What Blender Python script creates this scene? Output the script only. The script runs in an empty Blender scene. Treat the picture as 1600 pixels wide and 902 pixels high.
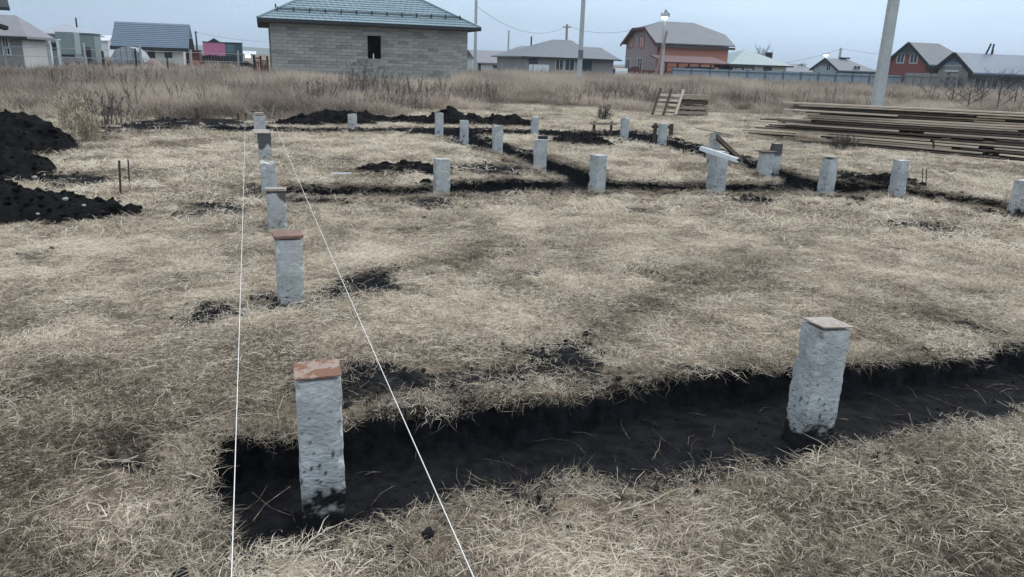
import bpy, math, random
import numpy as np
from mathutils import Matrix, Vector, noise as mnoise

random.seed(7); RNG = np.random.default_rng(7)
sc = bpy.context.scene
R = math.radians

# ------------------------------------------------------------------ camera
F_PX, CX, CY = 1190.0, 800.0, 451.0          # focal length and centre in the 1600x902 photograph
ROLL, EYE, YH = R(1.9), 1.6, 96.0
PITCH = math.atan((CY - YH) * math.cos(ROLL) / F_PX)

def ray(px, py):
    x, y = px - CX, py - CY
    xr = x*math.cos(ROLL) + y*math.sin(ROLL)
    yr = -x*math.sin(ROLL) + y*math.cos(ROLL)
    c, s = math.cos(PITCH), math.sin(PITCH)
    return Vector((xr, F_PX*c - yr*s, -F_PX*s - yr*c))

cam_d = bpy.data.cameras.new('camera'); cam = bpy.data.objects.new('camera', cam_d)
sc.collection.objects.link(cam); sc.camera = cam
cam_d.sensor_width = 36; cam_d.lens = F_PX/1600*36; cam_d.clip_start = 0.05; cam_d.clip_end = 9000
fwd = ray(CX, CY).normalized(); right = (ray(CX+1, CY)-ray(CX, CY)).normalized(); up = right.cross(fwd)
M = Matrix((right, up, -fwd)).transposed().to_4x4(); M.translation = (0, 0, EYE)
cam.matrix_world = M

# ------------------------------------------------------------------ light
SUN_EL, SUN_AZ = R(48), R(40)                # diffuse glow from the upper right behind thick cloud
world = bpy.data.worlds.new('World'); sc.world = world; world.use_nodes = True
nt = world.node_tree; N = nt.nodes; L = nt.links
for n in list(N): N.remove(n)
wo = N.new('ShaderNodeOutputWorld'); bg = N.new('ShaderNodeBackground'); bg.inputs['Strength'].default_value = 0.15
sky = N.new('ShaderNodeTexSky'); sky.sky_type = 'NISHITA'; sky.sun_disc = False
sky.sun_elevation = SUN_EL; sky.sun_rotation = SUN_AZ; sky.dust_density = 4; sky.air_density = 1.2
tc = N.new('ShaderNodeTexCoord')
sep = N.new('ShaderNodeSeparateXYZ'); L.new(tc.outputs['Generated'], sep.inputs[0])
ramp = N.new('ShaderNodeValToRGB'); L.new(sep.outputs['Z'], ramp.inputs[0])
e = ramp.color_ramp.elements
e[0].position = 0.0;  e[0].color = (.305, .395, .51, 1)
e[1].position = 0.09; e[1].color = (.37, .49, .615, 1)
e2 = ramp.color_ramp.elements.new(1.0); e2.color = (.80, .87, .95, 1)
gx = N.new('ShaderNodeMapRange'); L.new(sep.outputs['X'], gx.inputs['Value'])
gx.interpolation_type = 'SMOOTHSTEP'; gx.inputs['From Min'].default_value = -.9; gx.inputs['From Max'].default_value = .5
gx.inputs['To Min'].default_value = 7.4; gx.inputs['To Max'].default_value = 11.2
mp = N.new('ShaderNodeMapping'); L.new(tc.outputs['Generated'], mp.inputs[0]); mp.inputs['Scale'].default_value = (1.5, 1.5, 9)
ns = N.new('ShaderNodeTexNoise'); L.new(mp.outputs[0], ns.inputs['Vector']); ns.inputs['Scale'].default_value = 1.6; ns.inputs['Detail'].default_value = 5
cl = N.new('ShaderNodeMapRange'); L.new(ns.outputs['Fac'], cl.inputs['Value'])
cl.inputs['From Min'].default_value = .3; cl.inputs['From Max'].default_value = .7
cl.inputs['To Min'].default_value = .88; cl.inputs['To Max'].default_value = 1.09
mu = N.new('ShaderNodeMath'); mu.operation = 'MULTIPLY'; L.new(gx.outputs[0], mu.inputs[0]); L.new(cl.outputs[0], mu.inputs[1])
vm = N.new('ShaderNodeVectorMath'); vm.operation = 'SCALE'; L.new(ramp.outputs[0], vm.inputs[0]); L.new(mu.outputs[0], vm.inputs['Scale'])
mx = N.new('ShaderNodeMix'); mx.data_type = 'RGBA'; mx.inputs['Factor'].default_value = .08
L.new(vm.outputs[0], mx.inputs['A']); L.new(sky.outputs[0], mx.inputs['B'])
L.new(mx.outputs['Result'], bg.inputs['Color']); L.new(bg.outputs[0], wo.inputs['Surface'])

sun_d = bpy.data.lights.new('sun', 'SUN'); sun_d.energy = 1.1; sun_d.angle = R(35); sun_d.color = (1, .95, .88)
sun = bpy.data.objects.new('sun', sun_d); sc.collection.objects.link(sun)
sd = Vector((math.sin(SUN_AZ)*math.cos(SUN_EL), math.cos(SUN_AZ)*math.cos(SUN_EL), math.sin(SUN_EL)))
sun.rotation_euler = sd.to_track_quat('Z', 'Y').to_euler()
sc.view_settings.view_transform = 'Standard'; sc.view_settings.look = 'None'
sc.view_settings.exposure = 0.28; sc.view_settings.gamma = 1.0

# ------------------------------------------------------------------ small helpers
C = sc.collection
def G(px, py, z=0.0):
    r = ray(px, py); t = (z-EYE)/r.z
    return Vector((r.x*t, r.y*t, z))
def P(px, py, Y):
    r = ray(px, py); t = Y/r.y
    return Vector((r.x*t, Y, EYE + r.z*t))

def tag(o, label=None, cat=None, group=None, kind=None):
    if label: o['label'] = label
    if cat: o['category'] = cat
    if group: o['group'] = group
    if kind: o['kind'] = kind
    return o
def empty(name, loc=(0, 0, 0), rz=0.0):
    o = bpy.data.objects.new(name, None); C.objects.link(o)
    o.location = loc; o.rotation_euler = (0, 0, rz); o.empty_display_size = .2
    return o
def link(name, me, parent=None, m=None):
    o = bpy.data.objects.new(name, me); C.objects.link(o)
    if m is not None and not me.materials: me.materials.append(m)
    if parent: o.parent = parent
    return o

class MB:
    def __init__(s): s.v = []; s.f = []
    def add(s, vs, fs):
        b = len(s.v); s.v += [tuple(v) for v in vs]; s.f += [tuple(i+b for i in f) for f in fs]
    def box(s, x0, x1, y0, y1, z0, z1, ch=0.0):
        s.add([(x0,y0,z0),(x1,y0,z0),(x1,y1,z0),(x0,y1,z0),(x0,y0,z1),(x1,y0,z1),(x1,y1,z1),(x0,y1,z1)],
              [(0,3,2,1),(4,5,6,7),(0,1,5,4),(1,2,6,5),(2,3,7,6),(3,0,4,7)])
        return s
    def bar(s, a, b, w, h, upv=(0, 0, 1)):
        a, b = Vector(a), Vector(b); d = (b-a).normalized(); u = Vector(upv)
        x = d.cross(u)
        if x.length < 1e-4: x = d.cross(Vector((1, 0, 0)))
        x.normalize(); y = x.cross(d)
        q = []
        for p in (a, b):
            for i, j in ((-1,-1),(1,-1),(1,1),(-1,1)): q.append(p + x*(i*w/2) + y*(j*h/2))
        s.add(q, [(3,2,1,0),(4,5,6,7),(0,1,5,4),(1,2,6,5),(2,3,7,6),(3,0,4,7)]); return s
    def tube(s, pts, rad, n=6):
        pts = [Vector(p) for p in pts]
        rads = rad if isinstance(rad, (list, tuple)) else [rad]*len(pts)
        base = len(s.v); x = None
        for i, p in enumerate(pts):
            d = (pts[min(i+1, len(pts)-1)] - pts[max(i-1, 0)]).normalized()
            if x is None:
                x = d.cross(Vector((0, 0, 1)))
                if x.length < 1e-3: x = d.cross(Vector((1, 0, 0)))
            x = (x - d*x.dot(d)).normalized(); y = d.cross(x)
            for k in range(n):
                t = 2*math.pi*k/n
                s.v.append(tuple(p + (x*math.cos(t)+y*math.sin(t))*rads[i]))
        for i in range(len(pts)-1):
            for k in range(n):
                a = base+i*n+k; b = base+i*n+(k+1) % n
                s.f.append((a, b, b+n, a+n))
        s.f.append(tuple(base+k for k in range(n))[::-1])
        s.f.append(tuple(base+(len(pts)-1)*n+k for k in range(n)))
        return s
    def prism(s, poly, d):          # polygon (list of 3D points) extruded by vector d
        n = len(poly); d = Vector(d)
        s.add([Vector(p) for p in poly] + [Vector(p)+d for p in poly],
              [tuple(range(n))[::-1], tuple(range(n, 2*n))] + [(i, (i+1) % n, (i+1) % n+n, i+n) for i in range(n)])
        return s
    def mesh(s, name):
        me = bpy.data.meshes.new(name); me.from_pydata(s.v, [], s.f); me.validate()
        import bmesh
        bm = bmesh.new(); bm.from_mesh(me); bmesh.ops.recalc_face_normals(bm, faces=bm.faces); bm.to_mesh(me); bm.free()
        return me
    def build(s, name, m, parent=None, smooth=False):
        me = s.mesh(name)
        if smooth: me.polygons.foreach_set('use_smooth', [True]*len(me.polygons))
        return link(name, me, parent, m)

# ------------------------------------------------------------------ materials
def mat(name, c1, c2=None, scale=6.0, detail=6.0, rough=.85, bump=.0, bscale=None, coords='Object', metal=0.0,
        spots=None, spot_scale=3.0, spot_at=.58, stretch=(1, 1, 1), spec=.3):
    m = bpy.data.materials.new(name); m.use_nodes = True
    nt = m.node_tree; n = nt.nodes; l = nt.links; b = n['Principled BSDF']
    b.inputs['Roughness'].default_value = rough; b.inputs['Metallic'].default_value = metal
    b.inputs['Specular IOR Level'].default_value = spec
    t = n.new('ShaderNodeTexCoord'); mp = n.new('ShaderNodeMapping'); l.new(t.outputs[coords], mp.inputs[0])
    mp.inputs['Scale'].default_value = stretch
    ns = n.new('ShaderNodeTexNoise'); l.new(mp.outputs[0], ns.inputs['Vector'])
    ns.inputs['Scale'].default_value = scale; ns.inputs['Detail'].default_value = detail; ns.inputs['Roughness'].default_value = .65
    r = n.new('ShaderNodeValToRGB'); l.new(ns.outputs['Fac'], r.inputs[0])
    c2 = c2 or tuple(x*.75 for x in c1)
    r.color_ramp.elements[0].position = .32; r.color_ramp.elements[1].position = .68
    r.color_ramp.elements[0].color = (*c2, 1); r.color_ramp.elements[1].color = (*c1, 1)
    out = r.outputs[0]
    if spots:
        ns2 = n.new('ShaderNodeTexNoise'); l.new(mp.outputs[0], ns2.inputs['Vector'])
        ns2.inputs['Scale'].default_value = spot_scale; ns2.inputs['Detail'].default_value = 8; ns2.inputs['Roughness'].default_value = .7
        mr = n.new('ShaderNodeMapRange'); l.new(ns2.outputs['Fac'], mr.inputs['Value'])
        mr.inputs['From Min'].default_value = spot_at; mr.inputs['From Max'].default_value = spot_at+.06
        mx = n.new('ShaderNodeMix'); mx.data_type = 'RGBA'; l.new(mr.outputs[0], mx.inputs['Factor'])
        l.new(out, mx.inputs['A']); mx.inputs['B'].default_value = (*spots, 1); out = mx.outputs['Result']
    l.new(out, b.inputs['Base Color'])
    if bump:
        nb = n.new('ShaderNodeTexNoise'); l.new(mp.outputs[0], nb.inputs['Vector'])
        nb.inputs['Scale'].default_value = bscale or scale*3; nb.inputs['Detail'].default_value = 6
        bp = n.new('ShaderNodeBump'); bp.inputs['Strength'].default_value = bump; bp.inputs['Distance'].default_value = .02
        l.new(nb.outputs['Fac'], bp.inputs['Height']); l.new(bp.outputs[0], b.inputs['Normal'])
    return m

SOIL1, SOIL2 = (.012, .011, .012), (.004, .004, .0045)
m_soil = mat('black_soil', (.0125, .012, .0125), (.0045, .0045, .005), scale=9, rough=.95, bump=1.0, bscale=45, spec=.08)
m_board = mat('weathered_board', (.48, .39, .30), (.22, .175, .13), scale=7, stretch=(.5, 6, 6), rough=.85, bump=.3)
m_board_pale = mat('pale_board', (.62, .52, .40), (.42, .34, .26), scale=7, stretch=(.5, 6, 6), rough=.8, bump=.3)
m_board_dark = mat('dark_board', (.12, .09, .07), (.045, .035, .028), scale=7, stretch=(.5, 6, 6), rough=.9, bump=.3)
m_rust = mat('rusty_steel', (.40, .34, .30), (.28, .19, .145), scale=10, rough=.8, bump=.2, spots=(.20, .10, .06), spot_scale=9, spot_at=.46)
m_plate = mat('pale_steel_plate', (.40, .365, .325), (.25, .20, .16), scale=16, rough=.6, bump=.1, spots=(.26, .13, .08), spot_scale=12, spot_at=.56)
m_brickplate = mat('brown_red_plate', (.26, .165, .13), (.17, .10, .08), scale=18, rough=.85, bump=.3)
m_whitemetal = mat('white_metal', (.72, .74, .75), (.55, .57, .58), scale=6, rough=.5)
m_string = mat('white_string', (.85, .83, .78), (.75, .73, .68), scale=80, rough=.8)
m_rebar = mat('rebar_steel', (.07, .045, .035), (.035, .025, .02), scale=30, rough=.8)
m_plastic = mat('pale_scrap', (.42, .42, .40), (.24, .24, .23), scale=20, rough=.6)
m_polecon = mat('pole_concrete', (.46, .48, .48), (.36, .38, .38), scale=5, rough=.9, bump=.2)
m_polewood = mat('pole_wood', (.36, .26, .22), (.22, .16, .13), scale=5, stretch=(4, 4, .4), rough=.9)
m_wire = mat('wire', (.05, .055, .06), (.03, .03, .03), rough=.7)

def concrete_mat():
    m = mat('pile_concrete', (.54, .545, .53), (.38, .385, .375), scale=5, rough=.92, bump=.0)
    nt = m.node_tree; n = nt.nodes; l = nt.links; b = n['Principled BSDF']
    tcn = [x for x in n if x.type == 'TEX_COORD'][0]; base = b.inputs['Base Color'].links[0].from_socket
    oi = n.new('ShaderNodeObjectInfo'); add = n.new('ShaderNodeVectorMath'); add.operation = 'ADD'
    sc_ = n.new('ShaderNodeVectorMath'); sc_.operation = 'SCALE'; sc_.inputs['Scale'].default_value = 40
    cmb = n.new('ShaderNodeCombineXYZ'); l.new(oi.outputs['Random'], cmb.inputs[0]); l.new(oi.outputs['Random'], cmb.inputs[2])
    l.new(cmb.outputs[0], sc_.inputs[0]); l.new(tcn.outputs['Object'], add.inputs[0]); l.new(sc_.outputs[0], add.inputs[1])
    # rough trowelled relief
    mp = n.new('ShaderNodeMapping'); l.new(add.outputs[0], mp.inputs[0]); mp.inputs['Scale'].default_value = (1, 1, 1.7)
    nb = n.new('ShaderNodeTexNoise'); l.new(mp.outputs[0], nb.inputs['Vector']); nb.inputs['Scale'].default_value = 28; nb.inputs['Detail'].default_value = 5
    nb.inputs['Distortion'].default_value = .8
    bp = n.new('ShaderNodeBump'); bp.inputs['Strength'].default_value = .9; bp.inputs['Distance'].default_value = .012
    l.new(nb.outputs['Fac'], bp.inputs['Height']); l.new(bp.outputs[0], b.inputs['Normal'])
    # dark pits and cracks (wear with its own shape)
    ns = n.new('ShaderNodeTexNoise'); l.new(add.outputs[0], ns.inputs['Vector']); ns.inputs['Scale'].default_value = 26; ns.inputs['Detail'].default_value = 9; ns.inputs['Roughness'].default_value = .75
    mr = n.new('ShaderNodeMapRange'); l.new(ns.outputs['Fac'], mr.inputs['Value']); mr.inputs['From Min'].default_value = .58; mr.inputs['From Max'].default_value = .66
    mr.inputs['To Max'].default_value = .7
    mx = n.new('ShaderNodeMix'); mx.data_type = 'RGBA'; l.new(mr.outputs[0], mx.inputs['Factor']); l.new(base, mx.inputs['A']); mx.inputs['B'].default_value = (.10, .11, .11, 1)
    # black soil clinging to the foot, reads the mesh attribute 'dirt'
    at = n.new('ShaderNodeAttribute'); at.attribute_name = 'dirt'
    mx2 = n.new('ShaderNodeMix'); mx2.data_type = 'RGBA'; l.new(at.outputs['Fac'], mx2.inputs['Factor'])
    l.new(mx.outputs['Result'], mx2.inputs['A']); mx2.inputs['B'].default_value = (.014, .013, .014, 1)
    st = n.new('ShaderNodeTexNoise'); l.new(add.outputs[0], st.inputs['Vector']); st.inputs['Scale'].default_value = 4.5; st.inputs['Detail'].default_value = 10; st.inputs['Roughness'].default_value = .72
    sr = n.new('ShaderNodeMapRange'); l.new(st.outputs['Fac'], sr.inputs['Value']); sr.inputs['From Min'].default_value = .47; sr.inputs['From Max'].default_value = .66; sr.inputs['To Max'].default_value = .62
    mx3 = n.new('ShaderNodeMix'); mx3.data_type = 'RGBA'; l.new(sr.outputs[0], mx3.inputs['Factor']); l.new(mx.outputs['Result'], mx3.inputs['A']); mx3.inputs['B'].default_value = (.20, .21, .205, 1)
    l.new(mx3.outputs['Result'], mx2.inputs['A'])
    l.new(mx2.outputs['Result'], b.inputs['Base Color'])
    return m
m_conc = concrete_mat()

def wallmat(name, c, k=.8, **kw): return mat(name, c, tuple(x*k for x in c), scale=kw.pop('scale', 1.5), rough=.9, **kw)
m_block = [wallmat('grey_block_a', (.36, .35, .315), bump=.4, scale=4), wallmat('grey_block_b', (.31, .30, .27), bump=.4, scale=4), wallmat('grey_block_c', (.40, .385, .345), bump=.4, scale=4),
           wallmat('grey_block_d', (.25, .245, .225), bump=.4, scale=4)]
m_mortar = wallmat('mortar', (.25, .255, .245))
m_teal = mat('teal_metal_roof', (.235, .31, .345), (.195, .265, .30), scale=1, rough=.45)
m_dark = mat('dark_metal', (.035, .04, .045), (.025, .03, .03), rough=.6)
m_void = mat('interior_shade', (.012, .015, .02), (.008, .01, .012), rough=.9)  # near-black: shade of the unlit room put into the slab colour
m_soffit = mat('brown_soffit', (.10, .085, .08), (.07, .06, .055), rough=.9)
m_glass = mat('window_glass', (.03, .05, .065), (.02, .03, .04), rough=.12, spec=.6)
m_white = wallmat('white_wall', (.62, .64, .66), .92)
m_cream = wallmat('cream_wall', (.62, .60, .54), .92)
m_lilac = mat('lilac_grey_roof', (.215, .21, .225), (.185, .18, .195), scale=1, rough=.55)
m_bluegrey = mat('blue_grey_roof', (.15, .195, .25), (.13, .165, .215), scale=1, rough=.5)
m_greyroof = mat('grey_roof', (.145, .16, .18), (.12, .135, .155), scale=1, rough=.6)
m_bluepanel = mat('blue_grey_panel', (.29, .35, .385), (.25, .31, .345), scale=1, rough=.5)
m_greenroof = mat('grey_green_roof', (.22, .29, .30), (.19, .25, .265), scale=1, rough=.5)
m_greencon = wallmat('green_grey_panel', (.22, .27, .265), .85)
m_greywall = wallmat('grey_plaster', (.30, .305, .295), .8, scale=.6)
m_pink = wallmat('pink_panel', (.48, .17, .27), .93)
m_darkred = mat('dark_red_sheet', (.11, .04, .045), (.08, .03, .035), rough=.6)
m_brown = mat('rust_brown', (.18, .07, .05), (.11, .045, .035), scale=3, rough=.85)
m_tan = mat('faded_brick_board', (.34, .19, .14), (.26, .14, .11), scale=2, rough=.85)
m_orange = mat('orange_cloth', (.40, .15, .09), (.3, .11, .07), rough=.8)

def brick_mat(name, c1, c2, mortar, scale=1.0):
    m = bpy.data.materials.new(name); m.use_nodes = True; nt = m.node_tree; n = nt.nodes; l = nt.links; b = n['Principled BSDF']
    b.inputs['Roughness'].default_value = .9
    t = n.new('ShaderNodeTexCoord'); s = n.new('ShaderNodeSeparateXYZ'); l.new(t.outputs['Object'], s.inputs[0])
    a = n.new('ShaderNodeMath'); a.operation = 'ADD'; l.new(s.outputs[0], a.inputs[0]); l.new(s.outputs[1], a.inputs[1])
    cmb = n.new('ShaderNodeCombineXYZ'); l.new(a.outputs[0], cmb.inputs[0]); l.new(s.outputs[2], cmb.inputs[1])
    br = n.new('ShaderNodeTexBrick'); l.new(cmb.outputs[0], br.inputs['Vector']); br.inputs['Scale'].default_value = scale
    br.inputs['Brick Width'].default_value = .26; br.inputs['Row Height'].default_value = .075; br.inputs['Mortar Size'].default_value = .006
    br.inputs['Color1'].default_value = (*c1, 1); br.inputs['Color2'].default_value = (*c2, 1); br.inputs['Mortar'].default_value = (*mortar, 1)
    l.new(br.outputs['Color'], b.inputs['Base Color']); return m
m_brick_or = brick_mat('orange_brick', (.50, .20, .13), (.42, .155, .10), (.42, .30, .25))
m_brick_gr = brick_mat('grey_brick', (.33, .25, .25), (.27, .20, .20), (.34, .31, .31))
m_brick_rd = brick_mat('red_brick', (.24, .075, .07), (.19, .055, .055), (.22, .13, .12))

def emis(name, c, s):
    m = bpy.data.materials.new(name); m.use_nodes = True; b = m.node_tree.nodes['Principled BSDF']
    b.inputs['Base Color'].default_value = (.8, .8, .8, 1); b.inputs['Emission Color'].default_value = (*c, 1); b.inputs['Emission Strength'].default_value = s
    return m
m_lamp = emis('lit_lamp', (1, .97, .9), 6)
m_warmglass = mat('reddish_glass', (.52, .30, .26), (.45, .26, .22), rough=.3)

# ------------------------------------------------------------------ ground: one sheet, trenches dug into it
def poly(pts): return np.array([tuple(G(*p).xy) for p in pts])
TRENCH = [  # plan outline of every trench, and its depth
 (poly([(300,945),(395,905),(500,858),(560,842),(700,820),(800,802),(960,776),(1100,762),(1240,740),(1380,707),(1600,672),(1900,610),(1900,530),(1600,542),(1400,564),(1230,572),(1090,580),(900,612),(620,646),(460,668),(312,684)]), .20),
 (poly([(368,307),(440,309),(560,314),(640,311),(680,310),(760,309),(880,302),(945,304),(1100,304),(1230,303),(1300,306),(1400,308),(1500,323),(1590,340),(1660,353),(1660,334),(1580,321),(1480,303),(1400,291),(1290,284),(1230,287),(1100,288),(945,285),(880,285),(790,280),(700,285),(640,294),(560,292),(440,290),(368,291)]), .24),
 (poly([(680,212),(724,226),(778,243),(842,269),(898,294),(940,301),(958,291),(925,267),(860,247),(800,232),(740,213),(698,200)]), .26),
 (poly([(330,206),(430,207),(560,207),(690,211),(835,212),(960,216),(1038,230),(1098,245),(1158,265),(1203,284),(1250,299),(1298,291),(1240,269),(1160,248),(1100,231),(1040,216),(985,205),(880,207),(780,203),(690,200),(560,203),(430,200),(330,199)]), .20),
]
def sdf(poly_, X, Y):
    """signed distance in metres, negative inside"""
    d2 = np.full(X.shape, 1e9); inside = np.zeros(X.shape, bool)
    n = len(poly_)
    for i in range(n):
        ax, ay = poly_[i]; bx, by = poly_[(i+1) % n]
        ex, ey = bx-ax, by-ay; L2 = ex*ex+ey*ey+1e-12
        t = np.clip(((X-ax)*ex+(Y-ay)*ey)/L2, 0, 1)
        d2 = np.minimum(d2, (X-ax-t*ex)**2+(Y-ay-t*ey)**2)
        c = ((ay > Y) != (by > Y)) & (X < (bx-ax)*(Y-ay)/((by-ay) if abs(by-ay) > 1e-9 else 1e-9)+ax)
        inside ^= c
    d = np.sqrt(d2); return np.where(inside, -d, d)

_tab = np.random.default_rng(3).random((256, 256))
def vnoise(x, y):
    xi = np.floor(x).astype(int); yi = np.floor(y).astype(int); fx = x-xi; fy = y-yi
    fx = fx*fx*(3-2*fx); fy = fy*fy*(3-2*fy)
    a = _tab[xi & 255, yi & 255]; b = _tab[(xi+1) & 255, yi & 255]; c = _tab[xi & 255, (yi+1) & 255]; d = _tab[(xi+1) & 255, (yi+1) & 255]
    return (a*(1-fx)+b*fx)*(1-fy)+(c*(1-fx)+d*fx)*fy
def fbm(x, y, o=4):
    s = 0; a = .5; t = 0
    for k in range(o):
        s = s+a*vnoise(x*2**k+17.3*k, y*2**k+5.1*k); t += a; a *= .5
    return s/t

def ell(px, py, rx, ry):         # patch of bare soil given by its centre and half sizes in the photograph
    c = G(px, py); a = (G(px+rx, py)-c).length; b = (G(px, py-ry)-G(px, py+ry)).length/2
    return (c.x, c.y, a*1.2, max(b*1.4, .10))
PATCH = [ell(*q) for q in [(325,490,48,13),(585,441,44,14),(415,462,30,8),(480,474,40,9),(455,478,30,6),(520,455,40,8),(640,590,40,10),(900,545,40,10),(820,575,40,12),(675,319,42,7),(765,266,45,6),(905,219,38,8),(1180,312,28,5),(1010,335,16,4),  # soil round the left-row pile also puts contact shade into the colour
  (360,430,18,5),(370,865,45,30),(470,860,40,14),(60,400,26,5),(850,797,20,8),(1125,750,14,6),(1500,662,40,8),(1560,520,40,6),(1520,512,25,5),
  (565,600,75,26),(640,622,75,24),(780,592,75,26),(880,568,60,28),(700,640,75,12),(930,600,75,22),(850,555,60,12),(1030,600,40,10),(300,660,34,12),(200,720,60,18),(130,650,24,8),
  (20,630,30,6),(330,330,60,9),(250,195,60,14),(180,168,50,18),(120,280,60,8),(345,193,55,6),(940,770,30,6),(470,310,60,4),(1290,300,30,10),(1360,285,35,12),
  (830,435,20,6),(1510,460,10,4),(1440,352,30,4),(760,630,80,9),(915,527,12,7),(1200,595,80,7)]]
def soil_mask(X, Y, grow=0.0):
    """1 on bare black soil, 0 on turf"""
    w = (fbm(X*3.1, Y*3.1, 4)-.5)*.7+(fbm(X*13, Y*13+8, 3)-.5)*.7
    m = np.zeros(X.shape)
    for (cx, cy, a, b) in PATCH:
        r = np.sqrt(((X-cx)/(a+grow))**2+((Y-cy)/(b+grow))**2)
        m = np.maximum(m, np.clip((1.1-r+w*1.9)*2.2, 0, 1))
    return m
def trench_field(X, Y):
    """smallest distance to a trench edge (wobbled) and depth there"""
    wob = (fbm(X*2.3+9, Y*2.3, 3)-.5)*.16+(fbm(X*11, Y*11+4, 3)-.5)*.07
    best = np.full(X.shape, 9.0); dep = np.zeros(X.shape)
    near = (X*X+Y*Y) < 32*32
    if near.any():
        xs, ys = X[near], Y[near]; bb = np.full(xs.shape, 9.0); dd = np.zeros(xs.shape)
        for pl, dp in TRENCH:
            sc_ = 1.0 if pl is TRENCH[0][0] else .75
            d = sdf(pl, xs, ys)+wob[near]*sc_
            if dp == .20 and pl is TRENCH[0][0]: dp = np.interp(xs, [-1, 1, 3], [.215, .18, .14])
            dd = np.where(d < bb, dp, dd); bb = np.minimum(bb, d)
        best[near] = bb; dep[near] = dd
    return best, dep
def terrain(X, Y):
    r = np.sqrt(X*X+Y*Y)
    z = (fbm(X*.09+3, Y*.09+8, 3)-.5)*.35*np.clip((r-16)/30, 0, 1)
    z = z+(fbm(X*.9, Y*.9, 3)-.5)*.05+(fbm(X*5, Y*5, 3)-.5)*.038
    d, dep = trench_field(X, Y)
    t = np.clip(-d/.045, 0, 1); t = t*t*(3-2*t)
    floor_n = (fbm(X*4+2, Y*4, 4)-.5)*.03+(fbm(X*30, Y*30, 3)-.5)*.018
    rim = np.clip(1-np.abs(d-.04)/.14, 0, 1)*.022
    z = z*(1-t)+t*(-dep+floor_n)+rim*(1-t)
    soil = np.maximum(np.clip((.035+np.clip(r-5, 0, 8)*.012-d)/.03, 0, 1), soil_mask(X, Y))
    z = z+soil*(1-t)*(fbm(X*26, Y*26, 3)-.45)*.05
    return z, soil, d

def build_ground():
    fine = np.concatenate([np.arange(R(-75), R(-44), .009), np.arange(R(-44), R(44), .0042), np.arange(R(44), R(75), .009)])
    coarse = np.arange(R(75), R(285), R(3))
    ang = np.concatenate([fine, coarse]); na = len(ang)
    rr = [0.25]
    while rr[-1] < 34: rr.append(rr[-1]*(1.0052 if rr[-1] > 1.6 else 1.03))
    while rr[-1] < 5200: rr.append(rr[-1]*1.05)
    rr = np.array(rr); nr = len(rr)
    A, RR = np.meshgrid(ang, rr); X = RR*np.sin(A); Y = RR*np.cos(A)
    z, soil, d = terrain(X, Y)
    co = np.empty((nr*na+1, 3), np.float32); co[:-1, 0] = X.ravel(); co[:-1, 1] = Y.ravel(); co[:-1, 2] = z.ravel(); co[-1] = (0, 0, z[0].mean())
    i = np.arange(nr-1)[:, None]*na; j = np.arange(na)[None, :]; j2 = (j+1) % na
    q = np.stack([i+j, i+j2, i+na+j2, i+na+j], -1).reshape(-1, 4)[:, ::-1]
    tri = np.stack([np.full(na, nr*na), np.arange(na), (np.arange(na)+1) % na], -1)[:, ::-1]
    me = bpy.data.meshes.new('ground'); nv = len(co); nq = len(q)
    me.vertices.add(nv); me.vertices.foreach_set('co', co.ravel())
    me.loops.add(nq*4+na*3); me.loops.foreach_set('vertex_index', np.concatenate([q.ravel(), tri.ravel()]).astype(np.int32))
    me.polygons.add(nq+na); me.polygons.foreach_set('loop_start', np.concatenate([np.arange(nq)*4, nq*4+np.arange(na)*3]).astype(np.int32))
    me.update(calc_edges=True); me.validate()
    me.polygons.foreach_set('use_smooth', np.ones(len(me.polygons), bool))
    at = me.attributes.new('soil', 'FLOAT', 'POINT'); s = np.zeros(nv, np.float32); s[:-1] = soil.ravel(); at.data.foreach_set('value', s)
    return me
def ground_mat():
    m = bpy.data.materials.new('turf_and_soil'); m.use_nodes = True; nt = m.node_tree; n = nt.nodes; l = nt.links; b = n['Principled BSDF']
    b.inputs['Roughness'].default_value = .95; b.inputs['Specular IOR Level'].default_value = .1
    g = n.new('ShaderNodeNewGeometry')
    def noi(s, d=5, dist=0):
        x = n.new('ShaderNodeTexNoise'); l.new(g.outputs['Position'], x.inputs['Vector']); x.inputs['Scale'].default_value = s; x.inputs['Detail'].default_value = d; x.inputs['Distortion'].default_value = dist; return x
    a = noi(11.0, 10, .5); r = n.new('ShaderNodeValToRGB'); l.new(a.outputs['Fac'], r.inputs[0])
    r.color_ramp.elements[0].position = .3; r.color_ramp.elements[0].color = (.07, .057, .044, 1)
    r.color_ramp.elements[1].position = .7; r.color_ramp.elements[1].color = (.25, .195, .14, 1)
    s = noi(14, 6); r2 = n.new('ShaderNodeValToRGB'); l.new(s.outputs['Fac'], r2.inputs[0])
    r2.color_ramp.elements[0].position = .35; r2.color_ramp.elements[0].color = (.0045, .005, .006, 1)
    r2.color_ramp.elements[1].position = .75; r2.color_ramp.elements[1].color = (.017, .0175, .020, 1)
    at = n.new('ShaderNodeAttribute'); at.attribute_name = 'soil'
    mx = n.new('ShaderNodeMix'); mx.data_type = 'RGBA'; l.new(at.outputs['Fac'], mx.inputs['Factor']); l.new(r.outputs[0], mx.inputs['A']); l.new(r2.outputs[0], mx.inputs['B'])
    l.new(mx.outputs['Result'], b.inputs['Base Color'])
    bn = noi(60, 5); bp = n.new('ShaderNodeBump'); bp.inputs['Strength'].default_value = .8; bp.inputs['Distance'].default_value = .015
    l.new(bn.outputs['Fac'], bp.inputs['Height']); l.new(bp.outputs[0], b.inputs['Normal'])
    return m
tag(link('ground', build_ground(), None, ground_mat()), kind='structure')

def ground_z(x, y): return float(terrain(np.array([x]), np.array([y]))[0][0])
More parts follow.
